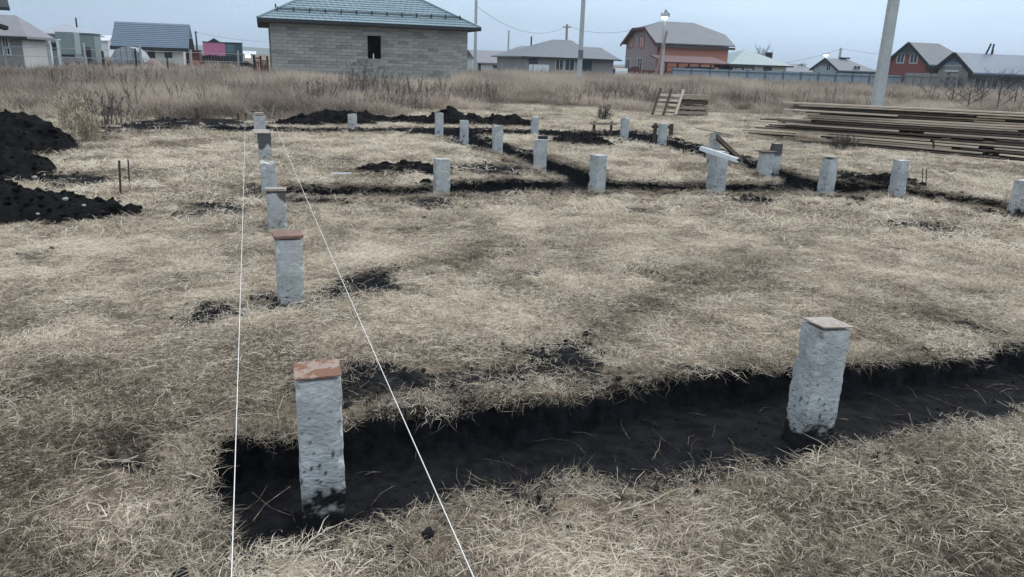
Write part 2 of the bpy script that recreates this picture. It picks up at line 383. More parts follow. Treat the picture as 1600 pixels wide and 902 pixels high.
# ------------------------------------------------------------------ hills on the horizon
m_hill = mat('hill_grass', (.12, .13, .10), (.08, .09, .075), scale=.01, rough=1)
def hill(pts, depth):
    mb = MB(); n = len(pts)
    prof = [(0, 0), (.35, .6), (.6, 1), (.8, .8), (1, 0)]
    for k, (px, top, Y) in enumerate(pts):
        p = P(px, top, Y)
        for (v, h) in prof:
            mb.v.append((p.x*(1+v*depth/Y*.6), Y+(v-.6)*depth, -1.5+(p.z+1.5)*h+2*math.sin(k*1.7+v*9)*h))
    m_ = len(prof)
    for k in range(n-1):
        for j in range(m_-1): mb.f.append((k*m_+j, (k+1)*m_+j, (k+1)*m_+j+1, k*m_+j+1))
    return tag(mb.build('hills', m_hill, None, True), kind='structure')
hill([(-700,70,1900),(-400,62,1900),(-200,52,1900),(0,48,1900),(90,50,1900),(160,56,1900),(230,66,1900),(300,70,1900),(340,73,1900),(380,74,1900),(400,72,1900),(415,73,1900),(470,78,1900),(560,82,1900),(700,90,1900),(820,98,1900),(1100,104,1900),(1400,112,1900),(1700,122,1900),(2100,132,1900)], 700)

# ------------------------------------------------------------------ grass (stuff)
lib = bpy.data.collections.new('tuft_library')   # source meshes for the instances, not linked to the scene
def blade(mb, p, yaw, lean, ln, w, curl, kink=0.0):
    """a narrow ribbon of three bent segments"""
    p = Vector(p); pts = [p]; a = lean; tw = None; n = 3 if kink else 2; b = len(mb.v)
    for k in range(n):
        d = Vector((math.cos(yaw), math.sin(yaw), 0))
        pts.append(pts[-1] + (d*math.cos(a)+Vector((0, 0, 1))*math.sin(a))*ln/n); a -= curl*2/n; yaw += random.gauss(0, kink)
    if kink:
        for q in pts[1:]: q.z = max(q.z, random.uniform(.002, .012))
    s = Vector((-math.sin(yaw), math.cos(yaw), 0)); tw = s*math.cos(.6)+Vector((0, 0, 1))*random.uniform(-.7, .7); tw.normalize()
    for k in range(n):
        f = w/2*(1-.25*k); mb.v += [tuple(pts[k]-tw*f), tuple(pts[k]+tw*f)]
    mb.v.append(tuple(pts[n]))
    for k in range(n-1): mb.f.append((b+2*k, b+2*k+1, b+2*k+3, b+2*k+2))
    mb.f.append((b+2*n-2, b+2*n-1, b+2*n))
def raw_mesh(mb, name, m):
    me = bpy.data.meshes.new(name); me.from_pydata(mb.v, [], mb.f); me.materials.append(m); return me
def grass_mat(name, stops, scale=1.3, amp=.45):
    m = bpy.data.materials.new(name); m.use_nodes = True; nt = m.node_tree; n = nt.nodes; l = nt.links; b = n['Principled BSDF']
    b.inputs['Roughness'].default_value = .75; b.inputs['Specular IOR Level'].default_value = .2
    at = n.new('ShaderNodeAttribute'); at.attribute_type = 'INSTANCER'; at.attribute_name = 'tint'
    g = n.new('ShaderNodeNewGeometry'); x = n.new('ShaderNodeTexNoise'); l.new(g.outputs['Position'], x.inputs['Vector']); x.inputs['Scale'].default_value = scale; x.inputs['Detail'].default_value = 5
    y = n.new('ShaderNodeTexNoise'); l.new(g.outputs['Position'], y.inputs['Vector']); y.inputs['Scale'].default_value = 35; y.inputs['Detail'].default_value = 2
    a = n.new('ShaderNodeMath'); a.operation = 'MULTIPLY_ADD'; l.new(x.outputs['Fac'], a.inputs[0]); a.inputs[1].default_value = amp*2; a.inputs[2].default_value = -amp
    a2 = n.new('ShaderNodeMath'); a2.operation = 'MULTIPLY_ADD'; l.new(y.outputs['Fac'], a2.inputs[0]); a2.inputs[1].default_value = 1.3; a2.inputs[2].default_value = -.65
    s = n.new('ShaderNodeMath'); s.operation = 'ADD'; l.new(a.outputs[0], s.inputs[0]); l.new(at.outputs['Fac'], s.inputs[1])
    s2 = n.new('ShaderNodeMath'); s2.operation = 'ADD'; l.new(s.outputs[0], s2.inputs[0]); l.new(a2.outputs[0], s2.inputs[1])
    r = n.new('ShaderNodeValToRGB'); l.new(s2.outputs[0], r.inputs[0])
    while len(r.color_ramp.elements) < len(stops): r.color_ramp.elements.new(.5)
    for el, (p, c) in zip(r.color_ramp.elements, stops): el.position = p; el.color = (*c, 1)
    l.new(r.outputs[0], b.inputs['Base Color'])
    tr = n.new('ShaderNodeBsdfTranslucent'); l.new(r.outputs[0], tr.inputs['Color'])
    mxs = n.new('ShaderNodeMixShader'); mxs.inputs[0].default_value = .25; l.new(b.outputs[0], mxs.inputs[1]); l.new(tr.outputs[0], mxs.inputs[2])
    l.new(mxs.outputs[0], n['Material Output'].inputs['Surface'])
    return m
STRAW = [(0, (.068, .054, .040)), (.25, (.195, .156, .112)), (.5, (.40, .328, .245)), (.75, (.61, .52, .405)), (1, (.80, .71, .58))]
m_straw = grass_mat('dry_straw', STRAW)
m_meadow = grass_mat('dry_meadow', [(0, (.08, .064, .052)), (.3, (.19, .153, .124)), (.6, (.36, .295, .24)), (1, (.58, .49, .395))], scale=.35, amp=.5)
m_weed = grass_mat('dark_weed', [(0, (.04, .036, .034)), (.5, (.11, .09, .08)), (1, (.20, .165, .14))], scale=2, amp=.2)

def make_tuft(kind, seed):
    random.seed(seed); mb = MB()
    main = random.uniform(0, 6.28)
    if kind == 'mat':            # flattened mown straw, blades crossing, one main direction
        for k in range(95):
            r = .17*math.sqrt(random.random()); t = random.uniform(0, 6.28)
            yaw = random.gauss(main, .8) if random.random() < .7 else random.uniform(0, 6.28)
            blade(mb, (r*math.cos(t), r*math.sin(t), random.uniform(.0, .018)), yaw, random.uniform(-.05, .3), min(.15, random.gammavariate(3, .018)+.02), random.uniform(.0014, .0038), random.uniform(.1, .6), .35)
    elif kind == 'stub':         # stubble, short and half upright
        for k in range(80):
            r = .13*math.sqrt(random.random()); t = random.uniform(0, 6.28)
            blade(mb, (r*math.cos(t), r*math.sin(t), 0), random.uniform(0, 6.28), random.uniform(.2, 1.4), random.uniform(.015, .055), random.uniform(.0016, .0036), random.uniform(.2, 1.0), .4)
    elif kind == 'clump':        # lodged clump, blades fan over to one side
        for k in range(120):
            r = .06*math.sqrt(random.random()); t = random.uniform(0, 6.28)
            blade(mb, (r*math.cos(t), r*math.sin(t), 0), random.gauss(main, .7), random.uniform(.3, 1.0), random.uniform(.05, .13), random.uniform(.0018, .0038), random.uniform(.6, 1.3), .3)
    elif kind == 'mid':          # coarser version of straw for 8-25 m
        for k in range(60):
            r = .25*math.sqrt(random.random()); t = random.uniform(0, 6.28)
            blade(mb, (r*math.cos(t), r*math.sin(t), 0), random.uniform(0, 6.28), random.uniform(.05, .7), random.uniform(.05, .14), random.uniform(.004, .008), random.uniform(.1, .7))
    elif kind == 'tall':         # uncut meadow grass, 0.5-0.9 m
        for k in range(55):
            r = .28*math.sqrt(random.random()); t = random.uniform(0, 6.28)
            blade(mb, (r*math.cos(t), r*math.sin(t), 0), random.gauss(main, 1.3), random.uniform(.95, 1.5), random.uniform(.35, .9), random.uniform(.007, .014), random.uniform(.1, .6))
    elif kind == 'far':          # same grass for the distance, a wide clump
        for k in range(70):
            r = .9*math.sqrt(random.random()); t = random.uniform(0, 6.28)
            blade(mb, (r*math.cos(t), r*math.sin(t), 0), random.uniform(0, 6.28), random.uniform(.9, 1.5), random.uniform(.35, .85), random.uniform(.03, .06), random.uniform(.1, .6))
    m = {'tall': m_meadow, 'far': m_meadow}.get(kind, m_straw)
    return raw_mesh(mb, 'tuft_'+kind, m)

def scatter(name, meshes, pts, yaw, scale, tint, tilt=None):
    """one stuff object: a point cloud that instances the tuft meshes through geometry nodes"""
    col = bpy.data.collections.new(name+'_source')
    for i, me in enumerate(meshes):
        col.objects.link(bpy.data.objects.new('%s_source_%02d' % (name, i), me))
    n = len(pts); me = bpy.data.meshes.new(name); me.vertices.add(n); me.vertices.foreach_set('co', np.asarray(pts, np.float32).ravel())
    rot = np.zeros((n, 3), np.float32); rot[:, 2] = yaw
    if tilt is not None: rot[:, 0] = tilt[:, 0]; rot[:, 1] = tilt[:, 1]
    a = me.attributes.new('rot', 'FLOAT_VECTOR', 'POINT'); a.data.foreach_set('vector', rot.ravel())
    a = me.attributes.new('scl', 'FLOAT_VECTOR', 'POINT'); s = np.asarray(scale, np.float32)
    if s.ndim == 1: s = np.repeat(s[:, None], 3, 1)
    a.data.foreach_set('vector', s.ravel())
    a = me.attributes.new('tint', 'FLOAT', 'POINT'); a.data.foreach_set('value', np.asarray(tint, np.float32))
    a = me.attributes.new('pick', 'INT', 'POINT'); a.data.foreach_set('value', RNG.integers(0, len(meshes), n).astype(np.int32))
    o = link(name, me)
    ng = bpy.data.node_groups.new(name, 'GeometryNodeTree')
    ng.interface.new_socket('Geometry', in_out='INPUT', socket_type='NodeSocketGeometry'); ng.interface.new_socket('Geometry', in_out='OUTPUT', socket_type='NodeSocketGeometry')
    N = ng.nodes; L = ng.links
    gi = N.new('NodeGroupInput'); go = N.new('NodeGroupOutput'); ip = N.new('GeometryNodeInstanceOnPoints')
    ci = N.new('GeometryNodeCollectionInfo'); ci.inputs['Collection'].default_value = col; ci.inputs['Separate Children'].default_value = True; ci.inputs['Reset Children'].default_value = True
    def attr(nm, t):
        x = N.new('GeometryNodeInputNamedAttribute'); x.data_type = t; x.inputs['Name'].default_value = nm; return x.outputs['Attribute']
    L.new(gi.outputs[0], ip.inputs['Points']); L.new(ci.outputs[0], ip.inputs['Instance']); ip.inputs['Pick Instance'].default_value = True
    L.new(attr('pick', 'INT'), ip.inputs['Instance Index'])
    e2r = N.new('FunctionNodeEulerToRotation'); L.new(attr('rot', 'FLOAT_VECTOR'), e2r.inputs[0]); L.new(e2r.outputs[0], ip.inputs['Rotation'])
    L.new(attr('scl', 'FLOAT_VECTOR'), ip.inputs['Scale']); L.new(ip.outputs[0], go.inputs[0])
    md = o.modifiers.new('scatter', 'NODES'); md.node_group = ng
    return tag(o, kind='stuff')

HALF = R(40)
def sample(n, r0, r1, half=HALF, power=2):
    """points spread evenly over a ring sector in front of the viewer"""
    a = RNG.uniform(-half, half, n); r = np.sqrt(RNG.uniform(r0**2, r1**2, n)); return r*np.sin(a), r*np.cos(a)
_bx = [(-200,158),(0,160),(110,165),(200,172),(300,176),(430,176),(600,172),(740,160),(900,160),(1000,160),(1100,168),(1200,172),(1450,175),(1600,185),(1900,190)]
_ba = np.array([math.atan2(G(*p).x, G(*p).y) for p in _bx]); _br = np.array([G(*p).xy.length for p in _bx])
def bound(X, Y):    # distance at which the uncut meadow begins, along each bearing
    return np.interp(np.arctan2(X, Y), _ba, _br)
def keep_on_turf(X, Y, soft=.0):
    z, soil, d = terrain(X, Y)
    rim_ = np.clip((np.sqrt(X*X+Y*Y)-6)/6, 0, 1)*.07
    k = (d > .06+soft+rim_) & (RNG.random(len(X)) > np.clip(np.maximum(soil, soil_mask(X, Y, .07)*np.clip(fbm(X*7, Y*7+50, 3)*3.2-.75, 0, 1))*3.2-.1, 0, .95))
    return k, z, soil
FOOT = []   # (x, y, r) kept free of tall grass
def patchy(X, Y): return fbm(X*.8+40, Y*.8, 3)

DAMP = [(*G(px, py).xy, ra, dk) for px, py, ra, dk in [(250,700,.32,.30),(130,780,.35,.2),(230,880,.3,.15),(1300,790,.18,.2),(1500,860,.25,.15),(20,620,.3,.2),(340,660,.2,.25),(700,610,.35,.15),(930,590,.4,.12),(420,450,.5,.15),(180,320,1.0,.15),(60,480,.4,.1)]]
STACK = np.array([(5.8, 19.6), (7.15, 17.35), (9.9, 14.75), (14.5, 14.0), (14.5, 16.4), (7.0, 19.5)])
def scatter_straw(name, kinds, n, r0, r1, smin, smax, tint0, label, seedbase, thr=None, zoff=0.0):
    hf = R(62) if r1 < 10 else R(52)
    X, Y = sample(int(n*hf/HALF), r0, r1, hf); k, z, soil = keep_on_turf(X, Y)
    k &= np.sqrt(X*X+Y*Y) < bound(X, Y)*1.1
    k &= sdf(STACK, X, Y) > .05
    k &= RNG.random(len(X)) < np.clip((fbm(X*3.3+5, Y*3.3+1, 3)-.30)*5, .25, 1)
    if thr is not None: k &= fbm(X*1.7+70, Y*1.7+3, 3) > thr
    X, Y, z = X[k], Y[k], z[k]; n = len(X)
    rr = np.sqrt(X*X+Y*Y)
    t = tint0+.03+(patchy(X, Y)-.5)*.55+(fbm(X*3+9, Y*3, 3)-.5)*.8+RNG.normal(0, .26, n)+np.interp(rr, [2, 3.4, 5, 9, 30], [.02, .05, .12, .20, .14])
    for (qx, qy, ra, dk) in DAMP: t = t-dk*np.exp(-((X-qx)**2+(Y-qy)**2)/(ra*ra))
    swirl = fbm(X*.7+11, Y*.7+90, 2)*14
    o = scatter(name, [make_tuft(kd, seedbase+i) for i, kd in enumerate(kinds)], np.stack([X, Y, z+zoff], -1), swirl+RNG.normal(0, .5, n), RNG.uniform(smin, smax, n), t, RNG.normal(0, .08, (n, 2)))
    return tag(o, label, 'dry grass')
scatter_straw('flattened_straw', ['mat']*8, 19000, 1.2, 8.5, .7, 1.3, .50, 'flattened dry straw matting the near ground around the long black trench', 100)
scatter_straw('grass_stubble', ['stub']*5, 11000, 1.2, 8.5, .7, 1.3, .42, 'short dry stubble standing among the flattened straw near the camera', 120)
scatter_straw('lodged_grass', ['clump']*5, 1300, 1.2, 14, .6, 1.1, .55, 'loose lodged clumps of pale dry grass bending over the mown ground', 140, thr=.52)
scatter_straw('hay_tufts', ['clump']*5, 9000, 4.5, 24, .7, 1.6, .66, 'small upright tufts of bleached hay over the middle of the plot', 180, thr=.45)
scatter_straw('coarse_straw', ['mid']*8, 30000, 7.5, 30, .7, 1.4, .50, 'dry mown grass covering the middle distance around the concrete piles', 160)

def meadow(name, kinds, n, r0, r1, s0, s1, label, seedbase, half=R(54), tint0=.68):
    n = int(n*half/R(42)); X, Y = sample(n, r0, r1, half); rr = np.sqrt(X*X+Y*Y); b = bound(X, Y)*(1+(fbm(X*.45+9, Y*.45, 3)-.5)*.5)
    ramp_ = np.clip((rr-b*.85)/(b*.5), 0, 1)
    k = RNG.random(n) < np.clip(ramp_*2.5, 0, 1)
    k &= sdf(STACK, X, Y) > .1
    for (fx, fy, fr) in FOOT: k &= (X-fx)**2+(Y-fy)**2 > fr*fr
    X, Y, ramp_ = X[k], Y[k], ramp_[k]; n = len(X); z = terrain(X, Y)[0]
    big = fbm(X*.25+5, Y*.25+60, 3)
    hgt = (.22+.78*ramp_)*(.5+big*.95)*np.interp(np.sqrt(X*X+Y*Y), [22, 34, 48, 70], [.95, .72, .52, .42])*np.where(X < -8, 1.25, 1)*np.where(X > -3, np.interp(np.sqrt(X*X+Y*Y), [26, 40, 60], [1.15, 1.75, 2.1]), 1)
    s = RNG.uniform(s0, s1, n); S = np.stack([s, s, s*hgt], -1)
    t = tint0+(fbm(X*.3, Y*.3, 3)-.5)*1.0+(fbm(X*1.1+7, Y*1.1, 2)-.5)*.5+RNG.normal(0, .15, n)
    o = scatter(name, [make_tuft(kd, seedbase+i) for i, kd in enumerate(kinds)], np.stack([X, Y, z-.02], -1), RNG.uniform(0, 6.28, n), S, t, RNG.normal(0, .1, (n, 2)))
    return tag(o, label, 'tall grass')
# ------------------------------------------------------------------ buildings
GA = R(18)            # the whole settlement and the pile grid share this bearing
class Frame:
    """local axes: u to the right along the street front, v away from the viewer"""
    def __init__(s, name, label, cat, px, py, D, a=GA, group=None):
        p = P(px, py, D); s.x, s.y, s.a = p.x, p.y, a
        s.root = empty(name, (p.x, p.y, 0), a); tag(s.root, label, cat, group)
        s.ua = (math.cos(a), math.sin(a)); s.va = (-math.sin(a), math.cos(a))
    def w(s, u, v): return (s.x+s.ua[0]*u+s.va[0]*v, s.y+s.ua[1]*u+s.va[1]*v)
    def _cut(s, px, py, o, d):
        r = ray(px, py); det = d[0]*r.y-d[1]*r.x
        return -(o[0]*r.y-o[1]*r.x)/det
    def U(s, px, py, v=0.0): return s._cut(px, py, s.w(0, v), s.ua)
    def V(s, px, py, u=0.0): return s._cut(px, py, s.w(u, 0), s.va)
    def Z(s, px, py, u=0.0, v=0.0):
        x, y = s.w(u, v); r = ray(px, py); return EYE+r.z/r.y*y
    def foot(s, u0, u1, v0, v1, pad=.6):
        n = max(1, int((u1-u0)/3))
        for i in range(n+1):
            for j in range(max(1, int((v1-v0)/3))+1):
                FOOT.append((*s.w(u0+(u1-u0)*i/n, v0+(v1-v0)*j/max(1, int((v1-v0)/3))), 1.7))
    def part(s, name, mb, m, parent=None, smooth=False): return mb.build(name, m, parent or s.root, smooth)
    def box(s, name, m, *b, parent=None): return MB().box(*b).build(name, m, parent or s.root)

def hip_roof(u0, u1, v0, v1, ze, zr, ru0, ru1, rv=None, t=.12, oh=.5, sl=0.0):
    """four sloped faces with thickness; ridge from ru0 to ru1"""
    rv = (v0+v1)/2 if rv is None else rv; mb = MB()
    e = [(u0-oh, v0-oh, ze), (u1+oh, v0-oh, ze), (u1+oh, v1+oh, ze), (u0-oh, v1+oh, ze)]
    r = [(ru0, rv, zr), (ru1, rv, zr)]
    lo = [(x, y, z-t) for x, y, z in e]
    mb.add(e+r+lo, [(0,1,5,4), (1,2,5), (2,3,4,5), (3,0,4), (0,6,7,1), (1,7,8,2), (2,8,9,3), (3,9,6,0), (9,8,7,6)])
    return mb
def gable_u(u0, u1, v0, v1, ze, zr, oh=.5, t=.12, ohu=None, half0=0.0, half1=0.0, inset=1.6):
    """ridge along u. half0/half1 > 0 clip that end to a half hip (fraction of the slope left vertical)"""
    ohu = oh if ohu is None else ohu; m = (v0+v1)/2; s = (zr-ze)/(m-v0); zl = ze-s*oh
    mb = MB()
    def end(u, h, sgn):
        if h: f = h; pts = [(u, v0-oh, zl), (u, v0-oh+(m-v0+oh)*f, zl+(zr-zl)*f), (u+sgn*inset, m, zr), (u, v1+oh-(v1-m+oh)*f, zl+(zr-zl)*f), (u, v1+oh, zl)]
        else: pts = [(u, v0-oh, zl), (u, v0-oh+(m-v0+oh)*.5, (zl+zr)/2), (u, m, zr), (u, v1+oh-(v1-m+oh)*.5, (zl+zr)/2), (u, v1+oh, zl)]
        return pts
    A = end(u0-ohu, half0, 1); B = end(u1+ohu, half1, -1)
    lo = lambda P_: [(x, y, z-t) for x, y, z in P_]
    A2, B2 = lo(A), lo(B); V_ = A+B+A2+B2; f = []
    for k in range(4): f.append((k, k+1, 6+k, 5+k)); f.append((10+k, 15+k, 16+k, 11+k))
    for o in (0, 5):
        for k in range(4): f.append((o+k, o+k+1, o+11+k, o+10+k))
    f += [(0, 5, 15, 10), (4, 9, 19, 14), (1, 2, 3), (8, 7, 6), (11, 12, 13), (18, 17, 16)]
    mb.add(V_, f); return mb
def window(fr, face, c, z, w, h, at, glass=None, frame=None, name='window', t=.07, mull=True):
    """face 'front': plane v=at facing the viewer; 'left': plane u=at"""
    frame = frame or m_white; glass = glass or m_glass; mb = MB(); g = MB()
    def bx(mb_, a0, a1, z0, z1, d0, d1):
        if face == 'front': mb_.box(a0, a1, at-d1, at-d0, z0, z1)
        elif face == 'left': mb_.box(at-d1, at-d0, a0, a1, z0, z1)
        else: mb_.box(at+d0, at+d1, a0, a1, z0, z1)
    a0, a1, z0, z1 = c-w/2, c+w/2, z-h/2, z+h/2
    bx(mb, a0, a0+t, z0, z1, -.02, .05); bx(mb, a1-t, a1, z0, z1, -.02, .05); bx(mb, a0+t, a1-t, z0, z0+t, -.02, .05); bx(mb, a0+t, a1-t, z1-t, z1, -.02, .05)
    if mull: bx(mb, c-t*.35, c+t*.35, z0+t, z1-t, -.01, .042)
    bx(g, a0+t, a1-t, z0+t, z1-t, -.015, .018)
    o = mb.build(name, frame, fr.root); g.build('pane', glass, o)
    return o

# --- the unfinished block house with the teal roof
B = Frame('block_house', 'large unfinished grey block house under a teal metal hip roof', 'house', 425, 100, 45)
W = B.U(730, 100); DP = 9.5; ze = B.Z(425, 28); zt = B.Z(730, 46, W, 0); ze = (ze+zt)/2
zb = -.3
wu, wz0, wz1 = B.U(585, 75), B.Z(585, 92, B.U(585, 75)), B.Z(585, 56, B.U(585, 75)); ww = (B.U(596, 75)-B.U(575, 75))
zc0 = B.Z(580, 118, wu)                     # top of the footing
core = MB()
core.box(0, wu-ww/2, .012, .3, zb, ze); core.box(wu+ww/2, W, .012, .3, zb, ze)
core.box(wu-ww/2, wu+ww/2, .012, .3, zb, wz0); core.box(wu-ww/2, wu+ww/2, .012, .3, wz1, ze)
core.box(W-.3, W-.012, .3, DP, zb, ze); core.box(.3, W-.3, DP-.3, DP, zb, ze)
# left side wall with two tall narrow openings
vv = [0.3, 2.2, 3.4, 5.4, 6.6, DP-.3]
for a, b_ in ((0, 1), (2, 3), (4, 5)): core.box(.012, .3, vv[a], vv[b_], zb, ze)
for a, b_ in ((1, 2), (3, 4)): core.box(.012, .3, vv[a], vv[b_], zb, 1.0); core.box(.012, .3, vv[a], vv[b_], 2.9, ze)
B.part('wall', core, m_mortar)
B.box('footing', wallmat('footing_concrete', (.40, .38, .36)), -.06, W+.06, -.06, .006, zb, zc0)
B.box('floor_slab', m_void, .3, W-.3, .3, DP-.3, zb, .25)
B.box('lintel', m_block[2], wu-ww/2-.3, wu+ww/2+.3, -.012, .01, wz1+.002, wz1+.2)
B.box('window_sill', m_block[2], wu-ww/2-.05, wu+ww/2+.05, -.05, .2, wz0-.05, wz0-.002)
B.box('window_bar', m_white, wu-.09, wu-.02, .05, .12, wz0+.002, wz0+.28)
rows = 16; rh = (ze-zc0)/rows; bw = .60; meshes = {}
def block_mesh(w, h, i):
    key = (round(w, 2), round(h, 3), i)
    if key not in meshes:
        mb = MB(); j = .007; mb.add([(j,0,j),(w-j,0,j),(w-j,0,h-j),(j,0,h-j),(.0,.03,0),(w,.03,0),(w,.03,h),(0,.03,h)],
               [(0,1,2,3),(0,4,5,1),(1,5,6,2),(2,6,7,3),(3,7,4,0)])
        me = mb.mesh('block'); me.materials.append(m_block[i]); meshes[key] = me
    return meshes[key]
nblk = 0; rest = MB()
random.seed(5)
for r_ in range(rows):
    z0 = zc0+r_*rh; u = -(bw/2 if r_ % 2 else 0)
    while u < W-.02:
        a, b_ = max(u, 0), min(u+bw, W); segs = [(a, b_)]
        if z0+rh > wz0+.02 and z0 < wz1+.22:
            lo_, hi_ = wu-ww/2-.0, wu+ww/2+.0
            if z0+rh > wz1+.02: lo_, hi_ = wu-ww/2-.3, wu+ww/2+.3
            segs = [(x, y) for x, y in ((a, min(b_, lo_)), (max(a, hi_), b_)) if y-x > .04]
        for (x, y) in segs:
            i = random.choices(range(4), (4, 3, 2, 1))[0]
            me = block_mesh(y-x, rh, i); nblk += 1
            o = link('block', me, B.root); o.location = (x, -random.uniform(.0, .012)-.018, z0)
        u += bw
print('blocks', nblk, 'rows', rows, 'W', W, 'ze', ze)
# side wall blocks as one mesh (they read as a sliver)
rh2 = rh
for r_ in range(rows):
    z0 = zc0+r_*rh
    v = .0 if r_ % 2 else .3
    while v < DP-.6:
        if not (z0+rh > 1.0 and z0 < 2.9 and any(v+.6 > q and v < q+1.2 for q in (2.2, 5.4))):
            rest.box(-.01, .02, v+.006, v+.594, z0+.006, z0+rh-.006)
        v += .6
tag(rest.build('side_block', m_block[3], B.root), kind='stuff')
# roof: stepped metal tile rows on the four slopes
zr = ze+3.05; oh = .65; rf0, rf1 = 5.3, W-5.3
roof = hip_roof(0, W, 0, DP, ze, zr, rf0, rf1, t=.03, oh=oh); rfo = B.part('roof', roof, m_teal)
tile = MB(); nrow = 22
def slope_rows(a0, a1, b0, b1, nrow):         # a0-a1 eave line, b0-b1 ridge line
    a0, a1, b0, b1 = map(Vector, (a0, a1, b0, b1)); nrm = (a1-a0).cross(b0-a0).normalized()
    if nrm.z < 0: nrm = -nrm
    for k in range(nrow):
        t0, t1 = k/nrow, (k+1)/nrow-.002
        p = [a0.lerp(b0, t0), a1.lerp(b1, t0), a1.lerp(b1, t1), a0.lerp(b0, t1)]
        q = [p[0]+nrm*.045, p[1]+nrm*.045, p[2]+nrm*.012, p[3]+nrm*.012]
        tile.add(p+q, [(4,5,6,7), (0,1,5,4), (1,2,6,5), (3,0,4,7)])
        # pressed waves every 0.35 m
        ln = (q[1]-q[0]).length; nw = int(ln/.35)
        for w_ in range(nw):
            f = (w_+.5)/nw; c0 = q[0].lerp(q[1], f); c1 = q[3].lerp(q[2], f); d = (q[1]-q[0]).normalized()*.06
            tile.add([c0-d, c0+nrm*.02, c0+d, c1-d, c1+nrm*.02, c1+d], [(0,1,4,3), (1,2,5,4)])
E0, E1, E2, E3 = (-oh,-oh,ze), (W+oh,-oh,ze), (W+oh,DP+oh,ze), (-oh,DP+oh,ze); RA, RB = (rf0, DP/2, zr), (rf1, DP/2, zr)
slope_rows(E0, E1, RA, RB, nrow); slope_rows(E3, E0, RA, RA, 16); slope_rows(E1, E2, RB, RB, 16)
B.part('roof_tiles', tile, m_teal, rfo)
B.part('hip_cap', MB().bar((-oh, -oh, ze+.05), (rf0, DP/2, zr+.05), .18, .07).bar((W+oh, -oh, ze+.05), (rf1, DP/2, zr+.05), .18, .07), m_teal, rfo)
fas = MB(); fas.box(-oh-.02, W+oh+.02, -oh-.03, -oh-.003, ze-.16, ze+.02); fas.box(-oh-.03, -oh-.003, -oh, DP+oh, ze-.16, ze+.02); fas.box(W+oh+.003, W+oh+.03, -oh, DP+oh, ze-.16, ze+.02)
B.part('fascia', fas, m_dark)
n_r = 15
for k in range(n_r):
    u = .2+(W-.4)*k/(n_r-1); MB().box(u-.035, u+.035, -oh+.01, -.02, ze-.17, ze-.04).build('rafter_end', m_soffit, B.root)
B.box('soffit', m_soffit, -oh, -.01, -oh, DP+oh, ze-.2, ze-.17)
B.box('wall_plate', m_soffit, -.02, W+.02, -.04, -.02+.0, ze-.17, ze-.05)
# snow guard: rail on brackets
tg = .15; g0 = Vector(E0).lerp(Vector(RA), tg); g1 = Vector(E1).lerp(Vector(RB), tg)
sg = B.part('snow_guard', MB().tube([g0+Vector((.3, -.05, .16)), g1+Vector((-.3, -.05, .16))], .022, 5).tube([g0+Vector((.3, -.03, .09)), g1+Vector((-.3, -.03, .09))], .018, 5), m_dark, rfo)
for k in range(13):
    c = g0.lerp(g1, .02+.96*k/12); B.part('guard_bracket', MB().box(c.x-.03, c.x+.03, c.y-.10, c.y+.06, c.z, c.z+.24), m_dark, rfo)
B.foot(-.5, W+.5, -.1, DP)
MB().tube([(0, 0, 0), (0, 0, .45)], .04, 8).build('vent_pipe', m_dark, B.root).location = (.4, 2.2, ze+.5)

# --- far left: only roof corners of a neighbouring house reach into the picture
X = Frame('dark_roofed_house', 'house at the left picture edge, only two dark roof corners showing', 'house', 15, 12, 30, R(36))
ze1 = X.Z(15, 12); X.part('roof', gable_u(-9, -.5, .5, 6, ze1+.3, ze1+1.9, oh=.5), m_dark)
X.box('wall', m_greywall, -8.6, -3.2, .9, 5.6, -.3, ze1+.1)
ze2 = X.Z(7, 42, -.3); X.part('porch_roof', MB().prism([(-2.6, -1.5, ze2+.75), (-.22, -1.5, ze2), (-.22, -1.5, ze2-.12), (-2.6, -1.5, ze2+.6)], (0, 2.2, 0)), m_dark)
X.box('porch_post', m_dark, -2.46, -2.34, -1.4, -1.28, -.3, ze2+.6)
window(X, 'front', -5, 1.7, 1.2, 1.3, .9)

# --- grey house with lilac hip roof, left
X = Frame('plastered_house', 'grey plastered house with lilac grey hip roof at the far left', 'house', -190, 90, 40)
W1 = X.U(36, 85); DL = X.V(74, 85, W1); e1 = X.Z(36, 57, W1); r1u = X.U(25, 24, DL/2); r1 = X.Z(25, 24, r1u, DL/2); print('left house', W1, DL, r1u, e1, r1)
X.part('roof', hip_roof(0, W1, 0, DL, e1, r1, 2, r1u, oh=.4), m_lilac)
X.box('wall', m_greywall, 0, W1, 0, DL, -.4, e1-.13)
X.box('lit_side_sheet', wallmat('lit_plaster_tone', (.46, .47, .46), .85, scale=.5), W1+.003, W1+.03, .02, DL-.02, -.4, e1-.2)  # thin sheet; the brighter light on this side is put into its colour
X.box('gutter', m_dark, -.4, W1+.4, -.56, -.453, e1-.14, e1-.03)
for (a, b_, c, d) in ((3, 15, 55, 73), (3, 16, 75, 86)):
    ua, ub = X.U(a, 70), X.U(b_, 70); window(X, 'front', (ua+ub)/2, X.Z(9, (c+d)/2, ua), ub-ua, (d-c)/1190*47, 0)
X.box('corner_column', m_white, W1-.05, W1+.2, DL-.02, DL+.35, -.4, e1-.35)
X.foot(0, W1, 0, DL)
bt = Frame('site_booth', 'small white framed booth with a dark window beside the plastered house', 'booth', 80, 90, 50)
wb = bt.U(93, 85); tb = bt.Z(90, 63, wb)
bt.box('wall', m_greencon, 0, wb, 0, .5, -.3, tb-.06)
bt.part('frame', MB().box(-.03, .1, -.05, -.003, -.3, tb).box(wb-.1, wb+.03, -.05, -.003, -.3, tb).box(.1, wb-.1, -.05, -.003, tb-.14, tb), m_white)
bt.box('roof', m_white, -.05, wb+.05, -.08, .6, tb+.002, tb+.06)
